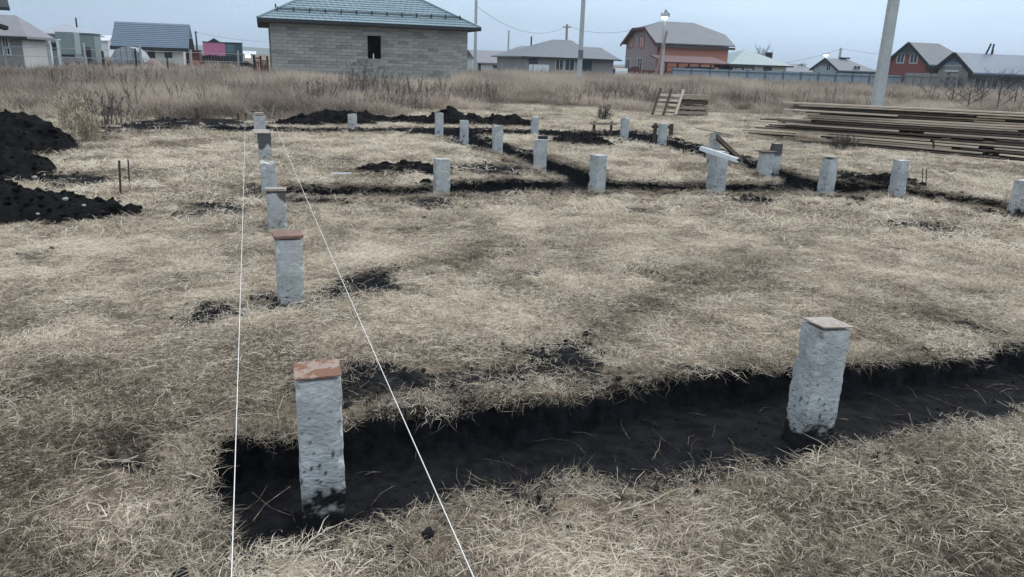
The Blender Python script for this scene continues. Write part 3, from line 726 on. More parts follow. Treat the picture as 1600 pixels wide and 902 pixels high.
window(bt, 'front', wb/2+.02, bt.Z(88, 71, wb/2), wb*.55, .55, 0, frame=m_dark, mull=False); bt.foot(0, wb, 0, 1.6)

X = Frame('pale_roofed_house', 'house with a pale hip roof rising behind the green grey cabins', 'house', 66, 70, 85)
w1 = X.U(135, 60); e1 = X.Z(100, 53, w1/2); r1 = X.Z(88, 37, w1*.35, 4)
X.part('roof', hip_roof(0, w1, 0, 8, e1, r1, w1*.33, w1*.45, oh=.4), mat('frosted_roof', (.34, .36, .40), (.31, .33, .36), scale=1)); X.box('wall', m_greywall, 0, w1, 0, 8, -.4, e1-.13)
X.part('flue', MB().tube([(0, 0, 0), (0, 0, 1.5)], .09), m_dark).location = (X.U(120, 42, 4), 4, X.Z(120, 50, X.U(120, 42, 4), 4))
X.foot(0, w1, 0, 8)

X = Frame('site_cabin', 'larger green grey cabin raised above a low concrete wall', 'cabin', 90, 85, 60)
w1 = X.U(116, 70); dc = X.V(125, 70, w1); t1 = X.Z(100, 50, w1/2); b1 = X.Z(100, 85, w1/2)
X.box('body', m_greencon, 0, w1, 0, dc, b1, t1); X.box('lit_side_skin', wallmat('lit_green_tone', (.27, .32, .31)), w1+.003, w1+.03, .03, dc-.03, b1+.03, t1-.03)  # paler sheet on the right side carries the light on that face as colour
X.box('plinth', m_greywall, -.1, w1+.4, .1, dc-.05, -.4, b1-.16); X.box('beam', m_dark, .1, w1-.1, .05, .3, b1-.16, b1)
X.foot(0, w1, 0, 3)
X = Frame('site_cabin', 'smaller green grey cabin on the right of the two', 'cabin', 125, 85, 64)
w1 = X.U(148, 70); dc = X.V(158, 70, w1); t1 = X.Z(140, 54, w1/2)
X.box('body', m_greencon, .05, w1, .0, dc, -.4, t1); X.part('sloped_roof', MB().prism([(0, -.1, t1+.02), (w1+.1, -.1, t1+.01), (w1+.1, -.1, t1+.09), (0, -.1, t1+.1)], (0, dc+.2, 0)), m_greyroof)
X.box('door', m_dark, .2, .8, -.04, -.003, -.3, t1-1.0); X.foot(0, w1, 0, 3)
X = Frame('snowwhite_outbuilding', 'tiny white outbuilding with a low white roof left of the barn', 'outbuilding', 154, 75, 110)
w1 = X.U(169, 70); e1 = X.Z(160, 62, w1/2)
X.part('roof', gable_u(0, w1, 0, 4, e1, X.Z(158, 55, w1/2, 2), oh=.3), m_white); X.box('wall', m_white, 0, w1, 0, 4, -.4, e1-.1)

# --- barn
X = Frame('barn', 'beige barn with a steep blue grey metal roof and two small windows', 'barn', 184, 80, 70)
w1 = X.U(286, 80); e1 = X.Z(240, 72, w1/2); r1 = X.Z(240, 36, w1/2, 3.2)
X.part('wall', MB().box(0, w1, 0, 6.4, -.5, e1).prism([(w1-.2, 0, e1), (w1-.2, 6.4, e1), (w1-.2, 3.2, r1-.15)], (.2, 0, 0)).prism([(0, 0, e1), (0, 6.4, e1), (0, 3.2, r1-.15)], (.2, 0, 0)), m_cream)
rf = X.part('roof', gable_u(0, w1, 0, 6.4, e1+.1, r1, oh=.5), m_bluegrey)
rb = MB(); s_ = (r1-e1-.1)/3.2
for k in range(13):
    v = -.48+3.6*k/13; rb.box(-.49, w1+.49, v, v+.03, e1+.1+s_*v, e1+.1+s_*v+.05)
X.part('roof_laps', rb, m_bluegrey, rf)
X.box('fascia', m_dark, -.52, w1+.52, -.54, -.503, e1-.4, e1-.1)
for (a, b_) in ((231, 242), (257, 269)):
    ua, ub = X.U(a, 85), X.U(b_, 85); window(X, 'front', (ua+ub)/2, X.Z(a, 84.5, ua), ub-ua, .65, 0, frame=m_dark, mull=False)
X.foot(0, w1, 0, 6.4)
X = Frame('greenhouse', 'low arched white greenhouse in front of the barn', 'greenhouse', 171, 95, 62)
w1 = X.U(226, 90); h1 = X.Z(198, 73, w1/2); mb = MB(); arc = [(w1/2-math.cos(math.pi*k/12)*w1/2, 0, max(.0, math.sin(math.pi*k/12))**.8*(h1)) for k in range(13)]
mb.prism([(0, 0, -.4)]+arc+[(w1, 0, -.4)], (0, 4, 0)); X.part('cover', mb, wallmat('greenhouse_film', (.33, .37, .39), .85, scale=3), smooth=False)
for k in range(1, 6):
    u = w1*k/6; X.box('rib', m_greyroof, u-.02, u+.02, -.03, -.003, -.3, h1*max(.0, math.sin(math.acos(1-2*k/6)))**.8)
X.foot(0, w1, 0, 4)
# shed, dark fence, pink building
X = Frame('reddish_shed', 'low dark red shed leaning against the right of the barn', 'shed', 288, 90, 74)
w1 = X.U(312, 90); t1 = X.Z(300, 78, w1/2); X.box('wall', m_darkred, 0, w1, 0, 3, -.4, t1-.08); X.box('roof', m_brown, -.15, w1+.1, -.15, 3.1, t1-.078, t1)
X.box('door', m_brown, .5, 1.2, -.03, -.003, -.3, t1-.5); X.foot(0, w1, 0, 3)
X = Frame('orange_barrel', 'small orange drum standing in front of the dark red shed', 'barrel', 303, 98, 66)
X.part('drum', MB().tube([(0, 0, -.2), (0, 0, .3), (0, 0, .35), (0, 0, .8)], [.3, .3, .32, .3], 12), m_orange)
X = Frame('dark_board_fence', 'long dark board fence below the pink building', 'fence', 312, 95, 78, R(10))
w1 = X.U(377, 95); t1 = X.Z(340, 87, w1/2); nb = 14
for k in range(nb): X.box('board', m_dark, w1*k/nb+.01, w1*(k+1)/nb-.01, random.uniform(-.02, 0), .04, -.4, t1+random.uniform(-.05, .05))
X = Frame('pink_building', 'pink panelled building with a dark teal glazed end', 'building', 318, 85, 100)
w1 = X.U(352, 80); w2 = X.U(378, 80); t1 = X.Z(335, 67, w1/2)
X.box('pink_wall', m_pink, 0, w1, 0, 5, -.4, t1); X.box('teal_wall', wallmat('dark_teal_wall', (.055, .09, .10)), w1+.003, w2, .05, 4.9, -.4, t1+.0)
X.box('teal_panel', wallmat('teal_panel', (.10, .17, .20)), w1+.1, w1+(w2-w1)*.55, .0, .046, t1-1.1, t1-.15)
X.box('parapet', m_dark, -.05, w2+.05, -.05, 5, t1+.002, t1+.12)
g0, g1_ = X.U(322, 66), X.U(342, 66); X.part('roof_gable', MB().prism([(g0, 3, t1+.12), (g1_, 3, t1+.12), ((g0+g1_)/2, 3, X.Z(332, 63, w1/2, 3)+.25)], (0, 3, 0)), m_dark); X.foot(0, w2, 0, 5)
X = Frame('lit_cottage', 'tiny far cottage with a bright lit window left of the block house', 'cottage', 379, 88, 150)
w1 = X.U(398, 88); e1 = X.Z(388, 84, w1/2)
X.box('wall', m_cream, 0, w1, 0, 5, -.4, e1); X.part('roof', gable_u(0, w1, 0, 5, e1, X.Z(388, 80, w1/2, 2.5), oh=.3), m_white)
window(X, 'front', w1*.42, X.Z(387, 87.5, w1*.4), 1.0, .8, 0, glass=m_lamp, frame=m_greyroof)
X = Frame('rusty_gate', 'rust brown metal gate with open frame left of the block house', 'gate', 397, 100, 50)
w1 = X.U(418, 100); t1 = X.Z(408, 90, w1/2)
for u in (0, w1*.5, w1): X.box('post', m_brown, u-.06, u+.06, -.06, .06, -.3, t1+.1)
for z in (.5, 1.0, t1-.05): X.box('rail', m_brown, .06, w1*.5-.06, -.02, .02, z-.04, z+.04)
for k in range(6): X.box('slat', m_tan, .07+k*.14, .16+k*.14, -.045, -.022, .1, t1-.15)
X.box('board_sheet', m_brown, w1*.5+.06, w1-.06, -.02, .02, .2, t1*.6)

# --- pinkish sand heap by the barn is built with the heaps further down

# --- white house, hip house right of the block house
X = Frame('white_garage_house', 'white house with grey roof and two dark garage doors', 'house', 738, 105, 95)
ua, ub = X.U(749, 100), X.U(818, 100); e1 = X.Z(780, 97, ua); r1 = X.Z(790, 80, ub, 4)
X.part('roof', gable_u(ua, ub+.5, 0, 8, e1, r1, oh=.4), m_lilac); X.box('wall', m_white, ua, ub, 0, 8, -.5, e1)
X.part('gable', MB().prism([(ua, 0, e1), (ua, 8, e1), (ua, 4, r1-.15)], (.2, 0, 0)), m_white)
for a, b_ in ((770, 791), (793.5, 811)): X.box('garage_door', m_dark, X.U(a, 105), X.U(b_, 105), -.04, -.003, -.3, X.Z(780, 103, ua))
X.box('side_wall', m_white, 0, X.U(746, 105), 0, .2, -.3, X.Z(742, 94)); X.box('entrance_door', m_dark, X.U(746.5, 105), X.U(751, 105), -.1, -.05, -.3, X.Z(748, 97)); X.foot(0, ub, 0, 8)
X = Frame('hip_roof_house', 'grey block house with broad slate grey hip roof behind the thin poles', 'house', 820, 105, 80)
w1 = X.U(960, 105); wm = X.U(925, 105); e1 = X.Z(820, 88); ra, rb_ = X.U(864, 62, 5), X.U(893, 63, 5); r1 = X.Z(878, 62.5, (ra+rb_)/2, 5)
X.part('roof', hip_roof(0, wm, 0, 10, e1, r1, ra, rb_, oh=.55), m_greyroof)
ru = X.U(940, 75, 3.5); r2 = X.Z(925, 74, ru, 3.5); X.part('wing_roof', hip_roof(wm-5, w1, .3, 7.3, e1-.02, r2, wm-3, ru, oh=.55), m_greyroof)
X.box('wall', m_greywall, 0, wm, 0, 10, -.5, e1-.12); X.box('wing_wall', m_greywall, wm+.003, w1, .3, 7.3, -.5, e1-.14)
X.box('gutter', m_dark, -.55, w1+.55, -.62, -.553, e1-.15, e1-.02)
for px, w_ in ((833, .9), (874, .9), (890, 1.1), (914, 1.5)):
    u = X.U(px, 102); window(X, 'front', u, X.Z(px, 102, u), w_, 1.2, 0 if u < wm else .3, frame=m_white if px in (874, 890) else m_dark)
X.part('flue', MB().tube([(0, 0, 0), (0, 0, 1.6)], .09, 7), m_dark).location = (X.U(830, 68, 9), 9, e1+.6); X.foot(0, w1, 0, 10)
X = Frame('grey_back_house', 'low grey hip roof showing behind the slate hip roof house', 'house', 808, 90, 120)
w1 = X.U(850, 90); e1 = X.Z(830, 84, w1/2); X.part('roof', hip_roof(0, w1, 0, 7, e1, X.Z(829, 72, w1/2, 3.5), w1*.4, w1*.6), m_lilac); X.box('wall', m_greywall, 0, w1, 0, 7, -.4, e1-.13)
X = Frame('white_gate', 'plain white sheet gate in front of the slate hip roof house', 'gate', 826, 110, 76)
w1 = X.U(858, 110); t1 = X.Z(840, 101, w1/2)
for k in range(5): X.box('panel', m_white, w1*k/5+.01, w1*(k+1)/5-.01, 0, .04, -.3, t1)
X.part('frame', MB().box(-.08, 0, -.02, .06, -.3, t1+.12).box(w1, w1+.08, -.02, .06, -.3, t1+.12).box(w1*.2-.03, w1*.2+.03, -.03, -.003, -.3, t1), m_greyroof)

# --- sheet fences
def sheet_fence(name, label, cat, pa, pb, top_a, Da, Db, n, m, mp, post_every=1, group=None, seedv=1, rail=None):
    """row of ribbed sheet panels between two picture columns at given distances"""
    A = P(pa, 110, Da); Bp = P(pb, 110, Db); d = Vector((Bp.x-A.x, Bp.y-A.y, 0)); Ln = d.length; ang = math.atan2(d.y, d.x)
    h = P(pa, top_a, Da).z; root = empty(name, (A.x, A.y, 0), ang); tag(root, label, cat, group)
    w = Ln/n; mb = MB(); nr = 10; pts = []
    for k in range(nr+1):
        u = w*k/nr; pts += [(u-w/nr*.2 if k else 0, -.0), (u+w/nr*.2 if k < nr else w, .03)] if k % 2 else [(u-w/nr*.2 if k else 0, .03), (u+w/nr*.2 if k < nr else w, .0)]
    fr = [(x, y) for x, y in pts]; v = []
    for x, y in fr: v.append((min(max(x, .004), w-.004), y-.02, -.4))
    for x, y in fr: v.append((min(max(x, .004), w-.004), y-.02, h))
    for x, y in fr: v.append((min(max(x, .004), w-.004), y+.012, -.4))
    for x, y in fr: v.append((min(max(x, .004), w-.004), y+.012, h))
    q = len(fr); f = []
    for k in range(q-1): f += [(k, k+1, q+k+1, q+k), (2*q+k+1, 2*q+k, 3*q+k, 3*q+k+1), (q+k, q+k+1, 3*q+k+1, 3*q+k)]
    mb.add(v, f); me = mb.mesh('panel'); me.materials.append(m)
    pm = MB().box(-.05, .05, -.09, -.03, -.4, h+.02).mesh('post'); pm.materials.append(mp)
    for k in range(n):
        o = link('panel', me, root); o.location = (w*k, 0, random.uniform(-.02, .02))
    for k in range(0, n+1, post_every):
        o = link('post', pm, root); o.location = (w*k, 0, 0)
    rm = rail or mp
    MB().box(0, Ln, -.075, -.035, h-.22, h-.14).build('rail', rm, root)
    return root
sheet_fence('dark_red_fence', 'dark red sheet fence between the slate roofed house and the brick house', 'fence', 909, 975, 107, 84, 90, 8, m_darkred, m_darkred, 2)
X = Frame('dark_red_gate', 'dark red double gate with arched top in front of the brick house', 'gate', 981, 110, 80)
w1 = X.U(1003, 110); t1 = X.Z(992, 104, w1/2)
for s0, s1 in ((0, .5), (.5, 1)):
    pts = [(w1*s0+.01, 0, -.3)]+[(w1*(s0+(s1-s0)*k/5)+(.01 if k == 0 else -.01 if k == 5 else 0), 0, t1-.3+.3*math.sin(math.pi*(s0+(s1-s0)*k/5))) for k in range(6)]+[(w1*s1-.01, 0, -.3)]
    X.part('leaf', MB().prism(pts, (0, .06, 0)), m_darkred)
sheet_fence('rust_brown_fence', 'rust brown sheet fence between the dark red gate and the grey blue fence', 'fence', 1004, 1060, 110, 80, 81, 7, m_brown, m_darkred, 2)
sheet_fence('grey_blue_fence', 'long grey blue sheet fence with dark posts across the right background', 'fence', 1050, 1412, 106, 68, 74, 26, m_bluepanel, mat('post_steel', (.14, .17, .20)), 2)

# --- brick house with half hip roof
X = Frame('brick_house', 'two storey brick house with grey half hip roof and an orange brick long side', 'house', 1026, 90, 88)
w1 = X.U(1137, 90); dp = X.V(977, 90); e1 = X.Z(1080, 65, w1/2); r1 = X.Z(1055, 34, w1*.3, dp/2)
X.box('wall', m_brick_or, .3, w1, 0, dp, -.5, e1)
gw = MB(); hh = .62; zz = e1+(r1-e1)*hh
gw.box(0, .297, .02, dp-.02, -.5, e1); gw.prism([(0, .25, e1), (0, dp-.25, e1), (0, dp/2+dp/2*(1-hh), zz-.1), (0, dp/2-dp/2*(1-hh), zz-.1)], (.297, 0, 0))
X.part('gable_wall', gw, m_brick_gr)
X.part('roof', gable_u(0, w1, 0, dp, e1, r1, oh=.5, half0=.64, half1=.5, inset=3.0), m_greyroof)
X.box('fascia', m_soffit, -.5, w1+.5, -.56, -.503, e1-.75, e1-.5)
X.part('barge_board', MB().bar((-.53, -.5, e1-.55), (-.53, dp/2-(dp/2+.5)*.36, zz-.15), .05, .3).bar((-.53, dp/2-(dp/2+.5)*.36, zz-.12), (-.53, dp/2+(dp/2+.5)*.36, zz-.12), .05, .3).bar((-.53, dp/2+(dp/2+.5)*.36, zz-.15), (-.53, dp+.5, e1-.55), .05, .3), m_darkred)
for px, py, gl in ((986, 66, m_warmglass), (1003, 66, m_warmglass), (981, 101, m_glass), (1000, 100, m_glass)):
    v = X.V(px, py); window(X, 'left', v, X.Z(px, py, 0, v), 1.25, 1.35, 0, glass=gl, frame=m_brown if py < 90 else m_white)
X.box('string_course', m_brick_rd, -.0, .3, -.03, -.003, .2, e1-.1)
X.box('plinth', m_brown, .3, w1, -.03, -.003, -.5, .6)
X.foot(0, w1, 0, dp)
X = Frame('dark_veranda', 'long dark veranda roof on posts along the brick house front', 'veranda', 1041, 100, 82)
w1 = X.U(1140, 95); w2 = X.U(1178, 98); t1 = X.Z(1100, 89, w1/2)-.42
X.part('roof', MB().prism([(-.3, -.3, t1-.35), (-.3, 3.2, t1+.35), (-.3, 3.2, t1+.47), (-.3, -.3, t1-.2)], (w1+.3, 0, 0)), m_darkred)
X.box('flat_roof', m_dark, w1+.003, w2, -.2, 3, t1-.6, t1-.3)
for k in range(9):
    u = w2*k/8; X.box('post', m_dark, u-.07, u+.07, -.1, .04, -.3, t1-.6 if u > w1 else t1-.3)
for a, b_ in ((.02, .1), (.22, .55), (.6, .75)): X.box('infill_panel', m_dark if a > .1 else mat('orange_panel', (.62, .22, .10)), w2*a, w2*b_, .08, .12, .4, t1-.6)
X.box('white_pier', m_cream, w2*.80, w2*.84, -.05, .2, -.3, t1-.62)

# --- cream house, green roof
X = Frame('cream_house', 'cream house with pale green hip roof and a dark chimney', 'house', 1142, 110, 104)
w1 = X.U(1229, 105); e1 = X.Z(1200, 102, w1*.7); ra = X.U(1165, 78, 5); r1 = X.Z(1165, 78, ra, 5)
X.part('roof', hip_roof(0, w1, 0, 10, e1, r1, ra-.2, ra+.2, oh=.6), m_greenroof); X.box('wall', m_cream, 0, w1, 0, 10, -.5, e1-.13)
X.box('gutter', m_dark, -.6, w1+.6, -.68, -.603, e1-.2, e1-.02)
u = X.U(1199, 109); window(X, 'front', u, X.Z(1199, 109, u), 1.3, .7, 0, frame=m_dark)
u = X.U(1201, 86, 4); X.box('chimney', m_dark, u-.35, u+.35, 3.6, 4.3, e1, X.Z(1201, 82, u, 4)); X.foot(0, w1, 0, 10)
X = Frame('slate_back_house', 'low slate roof between the cream house and the grey gabled house', 'house', 1232, 110, 130)
w1 = X.U(1275, 110); e1 = X.Z(1250, 113, w1/2); X.part('roof', gable_u(0, w1, 0, 8, e1, X.Z(1250, 100, w1/2, 4), oh=.3), m_greyroof); X.box('wall', m_greywall, 0, w1, 0, 8, -.5, e1)
# --- grey gabled house
def gabled(name, label, corner, cpy, D, pr, pl, eave_y, apex, ridge_y2, mwall, mgable, mroof, inset=0.0, half1=0.0, a=GA):
    X = Frame(name, label, 'house', corner, cpy, D, a); w1 = X.U(pr, cpy); dp = X.V(pl, cpy)
    e1 = X.Z(corner, eave_y); r1 = X.Z(apex[0], apex[1], 0, dp/2)
    X.box('wall', mwall, .15, w1, 0, dp, -.5, e1)
    g = X.part('gable_wall', MB().box(0, .147, 0, dp, -.5, e1-.002).prism([(0, 0, e1), (0, dp, e1), (0, dp/2, r1-.12)], (.147, 0, 0)), mgable)
    r_ = X.part('roof', gable_u(0, w1, 0, dp, e1, r1, oh=.45, ohu=.16, half1=half1, inset=inset), mroof)
    s = (r1-e1)/(dp/2)
    X.part('barge_board', MB().bar((-.19, -.45, e1-.45*s-.08), (-.19, dp/2, r1-.08), .05, .26).bar((-.19, dp+.45, e1-.45*s-.08), (-.19, dp/2, r1-.08), .05, .26), m_dark)
    X.box('fascia', m_dark, -.4, w1+.4, -.50, -.453, e1-.45*s-.34, e1-.45*s-.1)
    X.foot(0, w1, 0, dp); return X, w1, dp, e1, r1
X, w1, dp, e1, r1 = gabled('grey_gabled_house', 'low grey house with dark edged gable behind the grey blue fence', 1308, 108, 104, 1368, 1270, 107, (1290, 91), 93, m_greywall, wallmat('pale_teal_wall', (.34, .41, .44)), m_greyroof, half1=.02, inset=3.2)
window(X, 'left', dp*.35, 2.2, .9, 1.0, 0); window(X, 'front', w1*.5, 2.0, 1.1, 1.0, 0)
X.part('ridge_vent', MB().box(w1*.35, w1*.6, dp/2-.2, dp/2+.2, r1, r1+.18), m_dark)
X, w1, dp, e1, r1 = gabled('red_brick_house', 'dark red brick house with steep gable and two attic windows', 1447, 100, 72, 1520, 1388, 95, (1419, 66), 69, m_brick_rd, m_brick_rd, m_greyroof, half1=.02, inset=2.2)
for px in (1408, 1428.5):
    v = X.V(px, 90); window(X, 'left', v, X.Z(px, 90.5, 0, v), .92, 1.0, 0, frame=m_white)
X, w1, dp, e1, r1 = gabled('white_gabled_house', 'low house with white attic gable and long blue grey roof at the right edge', 1513, 115, 52, 1760, 1465, 105, (1490, 82), 87, m_greywall, m_greywall, m_bluegrey)
X.part('attic_panel', MB().prism([(-.03, .25, e1+.02), (-.03, dp-.25, e1+.02), (-.03, dp/2, r1-.35)], (.027, 0, 0)), m_white)
X.box('attic_sill', m_white, -.06, -.003, dp*.3, dp*.75, e1-.32, e1-.22)
X.box('wall_post', m_dark, -.05, -.003, dp*.55, dp*.66, -.3, e1-.4)
for px, w_ in ((1532, .5), (1550, .5)): u = X.U(px, 125); window(X, 'front', u, 1.3, 1.1, 1.0, 0, frame=m_white)
for px, lean in ((1540, .5), (1549, .1)):
    u = X.U(px, 85, dp/2); X.part('flue', MB().tube([(0, 0, 0), (lean*.6, 0, .75)], .06, 6), m_dark).location = (u, dp/2, r1-.1)
sheet_fence('weathered_panel_fence', 'row of weathered concrete panels in front of the red brick house', 'fence', 1418, 1500, 114, 60, 52, 6, m_greywall, m_greywall, 1)

# --- concrete ring
X = Frame('concrete_ring', 'concrete well ring lying on its side in the dry grass', 'well ring', 970, 118, 62)
rg = MB(); n = 24; ro, ri, l_ = .62, .52, .95
for k in range(n):
    t = 2*math.pi*k/n; c, s = math.cos(t), math.sin(t)
    rg.v += [(0, ro*c, ro*s), (l_, ro*c, ro*s), (l_, ri*c, ri*s), (0, ri*c, ri*s)]
for k in range(n):
    a = 4*k; b = 4*((k+1) % n)
    for i in range(4): rg.f.append((a+i, a+(i+1) % 4, b+(i+1) % 4, b+i))
o = X.part('ring', rg, m_polecon); o.location = (-.5, 0, .72); o.rotation_euler = (0, 0, R(-25)); FOOT.append((X.x, X.y-.8, 1.6))

# ------------------------------------------------------------------ poles and wires
def pole(px, py_b, D, py_t, w, label, m=None, square=False, px_t=None, name='power_pole', cat='pole', head=True, zmin=None):
    p = P(px, py_b, D); top = P(px_t if px_t else px, py_t, D); h = top.z if zmin is None else zmin
    root = empty(name, (p.x, p.y, 0)); tag(root, label, cat, 'poles of the overhead line'); dx = top.x-p.x if px_t and zmin is None else 0
    mb = MB()
    if square:
        a, b = w/2, w/2*.7
        mb.add([(-a,-a,-.5),(a,-a,-.5),(a,a,-.5),(-a,a,-.5),(-b+dx,-b,h),(b+dx,-b,h),(b+dx,b,h),(-b+dx,b,h)], [(0,3,2,1),(4,5,6,7),(0,1,5,4),(1,2,6,5),(2,3,7,6),(3,0,4,7)])
    else: mb.tube([(0, 0, -.5), (dx, 0, h)], [w/2, w/2*.75], 10)
    mb.build('shaft', m or m_polecon, root, not square)
    if head:
        MB().box(-.45+dx, .45+dx, -.04, .04, h-.35, h-.27).build('crossarm', m_dark, root)
        for u in (-.38, .38): MB().tube([(u+dx, 0, h-.27), (u+dx, 0, h-.12)], .045, 6).build('insulator', m_white, root)
    return root, Vector((p.x+dx, p.y, h-.15))
_, t743 = pole(742, 118, 60, 0, .24, 'thin concrete pole right beside the block house', square=True, zmin=8.6)
_, t793 = pole(793, 118, 108, 47, .30, 'short thin grey pole in front of the white garage house', square=True, head=False)
_, t884 = pole(883, 120, 88, 38, .36, 'pinkish wooden pole in front of the slate hip roof house', m=m_polewood, px_t=886)
p908, t908 = pole(905, 120, 46, 0, .27, 'tall concrete pole with meter box left of the brick house', square=True, zmin=9.5)
MB().box(-.14, .14, -.24, -.137, 1.9, 2.35).build('meter_box', m_greyroof, p908)
p1037, t1037 = pole(1034, 116, 78, 17, .32, 'concrete pole with lit lamp and leaning strut before the brick house', square=True, px_t=1040)
MB().tube([(-.85, -.1, -.4), (.15, -.1, 4.9)], [.13, .1], 8).build('strut', m_polewood, p1037)
arm = MB().tube([(.3, 0, 6.2), (-.1, -.3, 6.75), (-.3, -.5, 6.8)], .03, 6).build('lamp_arm', m_dark, p1037)
def lamp_head(parent, loc, s=1.0):
    hd = MB().box(-.22*s, .22*s, -.12*s, .12*s, 0, .08*s).build('lamp_head', m_greyroof, parent); hd.location = loc
    MB().tube([(0, 0, -.16*s), (0, 0, -.08*s), (0, 0, -.003)], [.07*s, .17*s, .19*s], 10).build('lamp_glass', m_lamp, hd)
lamp_head(p1037, (-.3, -.6, P(1033, 27, 78).z), 1.6)
_, t1312 = pole(1309, 115, 140, 75, .42, 'grey pole in front of the grey gabled house roof', square=True, px_t=1314, head=False)
p1288, t1288 = pole(1287, 115, 150, 84, .22, 'far slim pole carrying a lit street lamp left of the grey gabled house', head=False)
lamp_head(p1288, (-.2, -.3, t1288.z), 2.2)
_, tbig = pole(1368, 175, 22, 0, .26, 'nearest and thickest concrete pole rising behind the stack of boards', square=True, zmin=8.5)
_, t308 = pole(308, 78, 190, 49, .5, 'very far dark pole against the hills', m=m_dark, head=True)
_, t121 = pole(1548, 100, 160, 78, .2, 'thin far post above the right hand roofs', m=m_dark, head=False)
def wire(a, b, sag, rad, label):
    a, b = Vector(a), Vector(b); pts = []
    for k in range(17):
        t = k/16; p = a.lerp(b, t); p.z -= sag*4*t*(1-t); pts.append(p)
    tag(MB().tube(pts, rad, 5).build('overhead_wire', m_wire), label, 'wire', 'overhead wires')
wire(t743+Vector((0, 0, .1)), t908+Vector((0, 0, .2)), .5, .014, 'thick overhead wire from the pole by the block house to the tall pole')
wire(t743-Vector((0, 0, 3.0)), t884, 1.3, .013, 'overhead wire from the pole by the block house to the pinkish pole')
wire(t884, t1037-Vector((0, 0, .6)), 1.0, .014, 'overhead wire sagging from the pinkish pole to the lamp pole')
wire(t743+Vector((0, 0, .0)), Vector(t743)+Vector((-14, 4, -3.0)), .8, .014, 'overhead wire from the pole by the block house down to its roof')
wire(t1037-Vector((0, 0, 5)), t1312, 1.2, .022, 'thin overhead wire from the lamp pole to the grey pole')
wire(t1312, P(1700, 96, 120), 1.0, .02, 'thin overhead wire running right above the red brick house')
wire(t908, tbig, .8, .012, 'overhead wire high up between the two thick concrete poles')
wire(t308, P(560, 60, 150), 1.5, .02, 'faint overhead wire behind the block house')

# wire fence posts on the left
m_postw = mat('pale_post', (.42, .42, .42), (.3, .3, .3), scale=3)
fx = empty('wire_fence', tuple(P(134, 100, 42).xy)+(0,)); tag(fx, 'thin wire fence with uneven posts in the tall grass on the left', 'fence')
o0 = P(134, 100, 42); prev = None
for px, pt, D, w_, mm in ((-40, 70, 41, .07, m_postw), (10, 74, 41.5, .06, m_postw), (134, 67, 42, .09, m_postw), (162, 80, 42.5, .09, m_dark), (213, 76, 43, .09, m_dark), (221, 70, 43.3, .10, m_postw), (262, 84, 44, .07, m_dark), (299, 78, 44.6, .11, m_postw), (373, 79, 46, .09, m_postw), (398, 86, 46.5, .06, m_dark)):
    p = P(px, 100, D); h = P(px, pt, D).z
    MB().box(-w_/2, w_/2, -w_/2, w_/2, -.3, h).build('post', mm, fx).location = (p.x-o0.x, p.y-o0.y, 0)
    if prev:
        for zz in (1.05, 1.5): MB().tube([Vector((prev.x-o0.x, prev.y-o0.y-.06, zz)), Vector((p.x-o0.x, p.y-o0.y-.06, zz))], .014, 4).build('wire_strand', m_postw, fx)
    prev = p

# ------------------------------------------------------------------ trees and shrubs
def bare_tree(name, label, px, D, top_py, spread, m_b, cat='tree', seedv=1, group=None, n_lv=4, upright=.8, nb=5, thick=.09, base_z=0):
    random.seed(seedv); p = P(px, 100, D); H = P(px, top_py, D).z; root = empty(name, (p.x, p.y, base_z)); tag(root, label, cat, group)
    tr, cr = MB(), MB()
    tr.tube([(0, 0, -.3), (0, 0, H*.3), (0, 0, H*.55)], [thick, thick*.8, thick*.5], 7)
    def grow(p0, d, ln, r, lv):
        d = d.normalized(); p1 = p0+d*ln*.5+Vector((random.gauss(0, .04), random.gauss(0, .04), 0))*ln; p2 = p1+(d+Vector((0, 0, .25*upright)))*ln*.5
        cr.tube([p0, p1, p2], [r, r*.75, r*.45], 3 if lv else 4)
        if lv < n_lv:
            for _ in range(nb if lv < 2 else 3):
                q = p0.lerp(p2, random.uniform(.25, 1)); a = random.uniform(0, 6.28)
                nd = d*upright+Vector((math.cos(a), math.sin(a), random.uniform(0, .6)))*spread
                grow(q, nd, ln*random.uniform(.45, .7), r*.55, lv+1)
    for k in range(7):
        a = random.uniform(0, 6.28); z = H*(.12+.35*k/7)
        grow(Vector((0, 0, z)), Vector((math.cos(a)*spread, math.sin(a)*spread, upright)), H*random.uniform(.28, .42), thick*.45, 1)
    tr.build('trunk', m_b, root); cr.build('crown', m_b, root)
    return root
m_twig = mat('grey_twigs', (.16, .15, .15), (.10, .095, .095), rough=1)  # lighter grey: distance haze on the poplar put into the colour
m_twigd = mat('dark_twigs', (.07, .065, .065), (.04, .038, .04), rough=1)
bare_tree('poplar_tree', 'bare upright poplar behind the cream house roof', 1187, 120, 66, .5, m_twig, seedv=3, n_lv=3, upright=1.1, thick=.16)
bare_tree('bare_tree', 'round dark bare tree behind the slate roof left of the grey gabled house', 1243, 135, 88, .9, m_twigd, seedv=4, upright=.5, thick=.2)
bare_tree('bare_tree', 'faint bare tree left of the poplar beyond the brick house', 1155, 140, 74, .7, m_twig, seedv=6, upright=.6, thick=.18)
for i, (px, D, tp, sp, lab) in enumerate([(1498, 40, 98, .8, 'bare dark shrub under the white gable'), (1545, 38, 92, .7, 'bare shrub in front of the long blue grey roof'), (1572, 36, 88, .6, 'tallest dark shrub near the right picture edge'),
                                    (1598, 38, 96, .8, 'dense dark shrub cut by the right picture edge'), (1462, 44, 106, .8, 'grey leafless shrub before the red brick house'), (1525, 36, 112, .9, 'low dark bush right of the white gable')]):
    bare_tree('bare_shrub', lab, px, D, tp, sp, m_twigd if i in (0, 2, 3, 5) else m_twig, cat='shrub', seedv=20+i, upright=.5, thick=.03, group='leafless shrubs at the right edge')
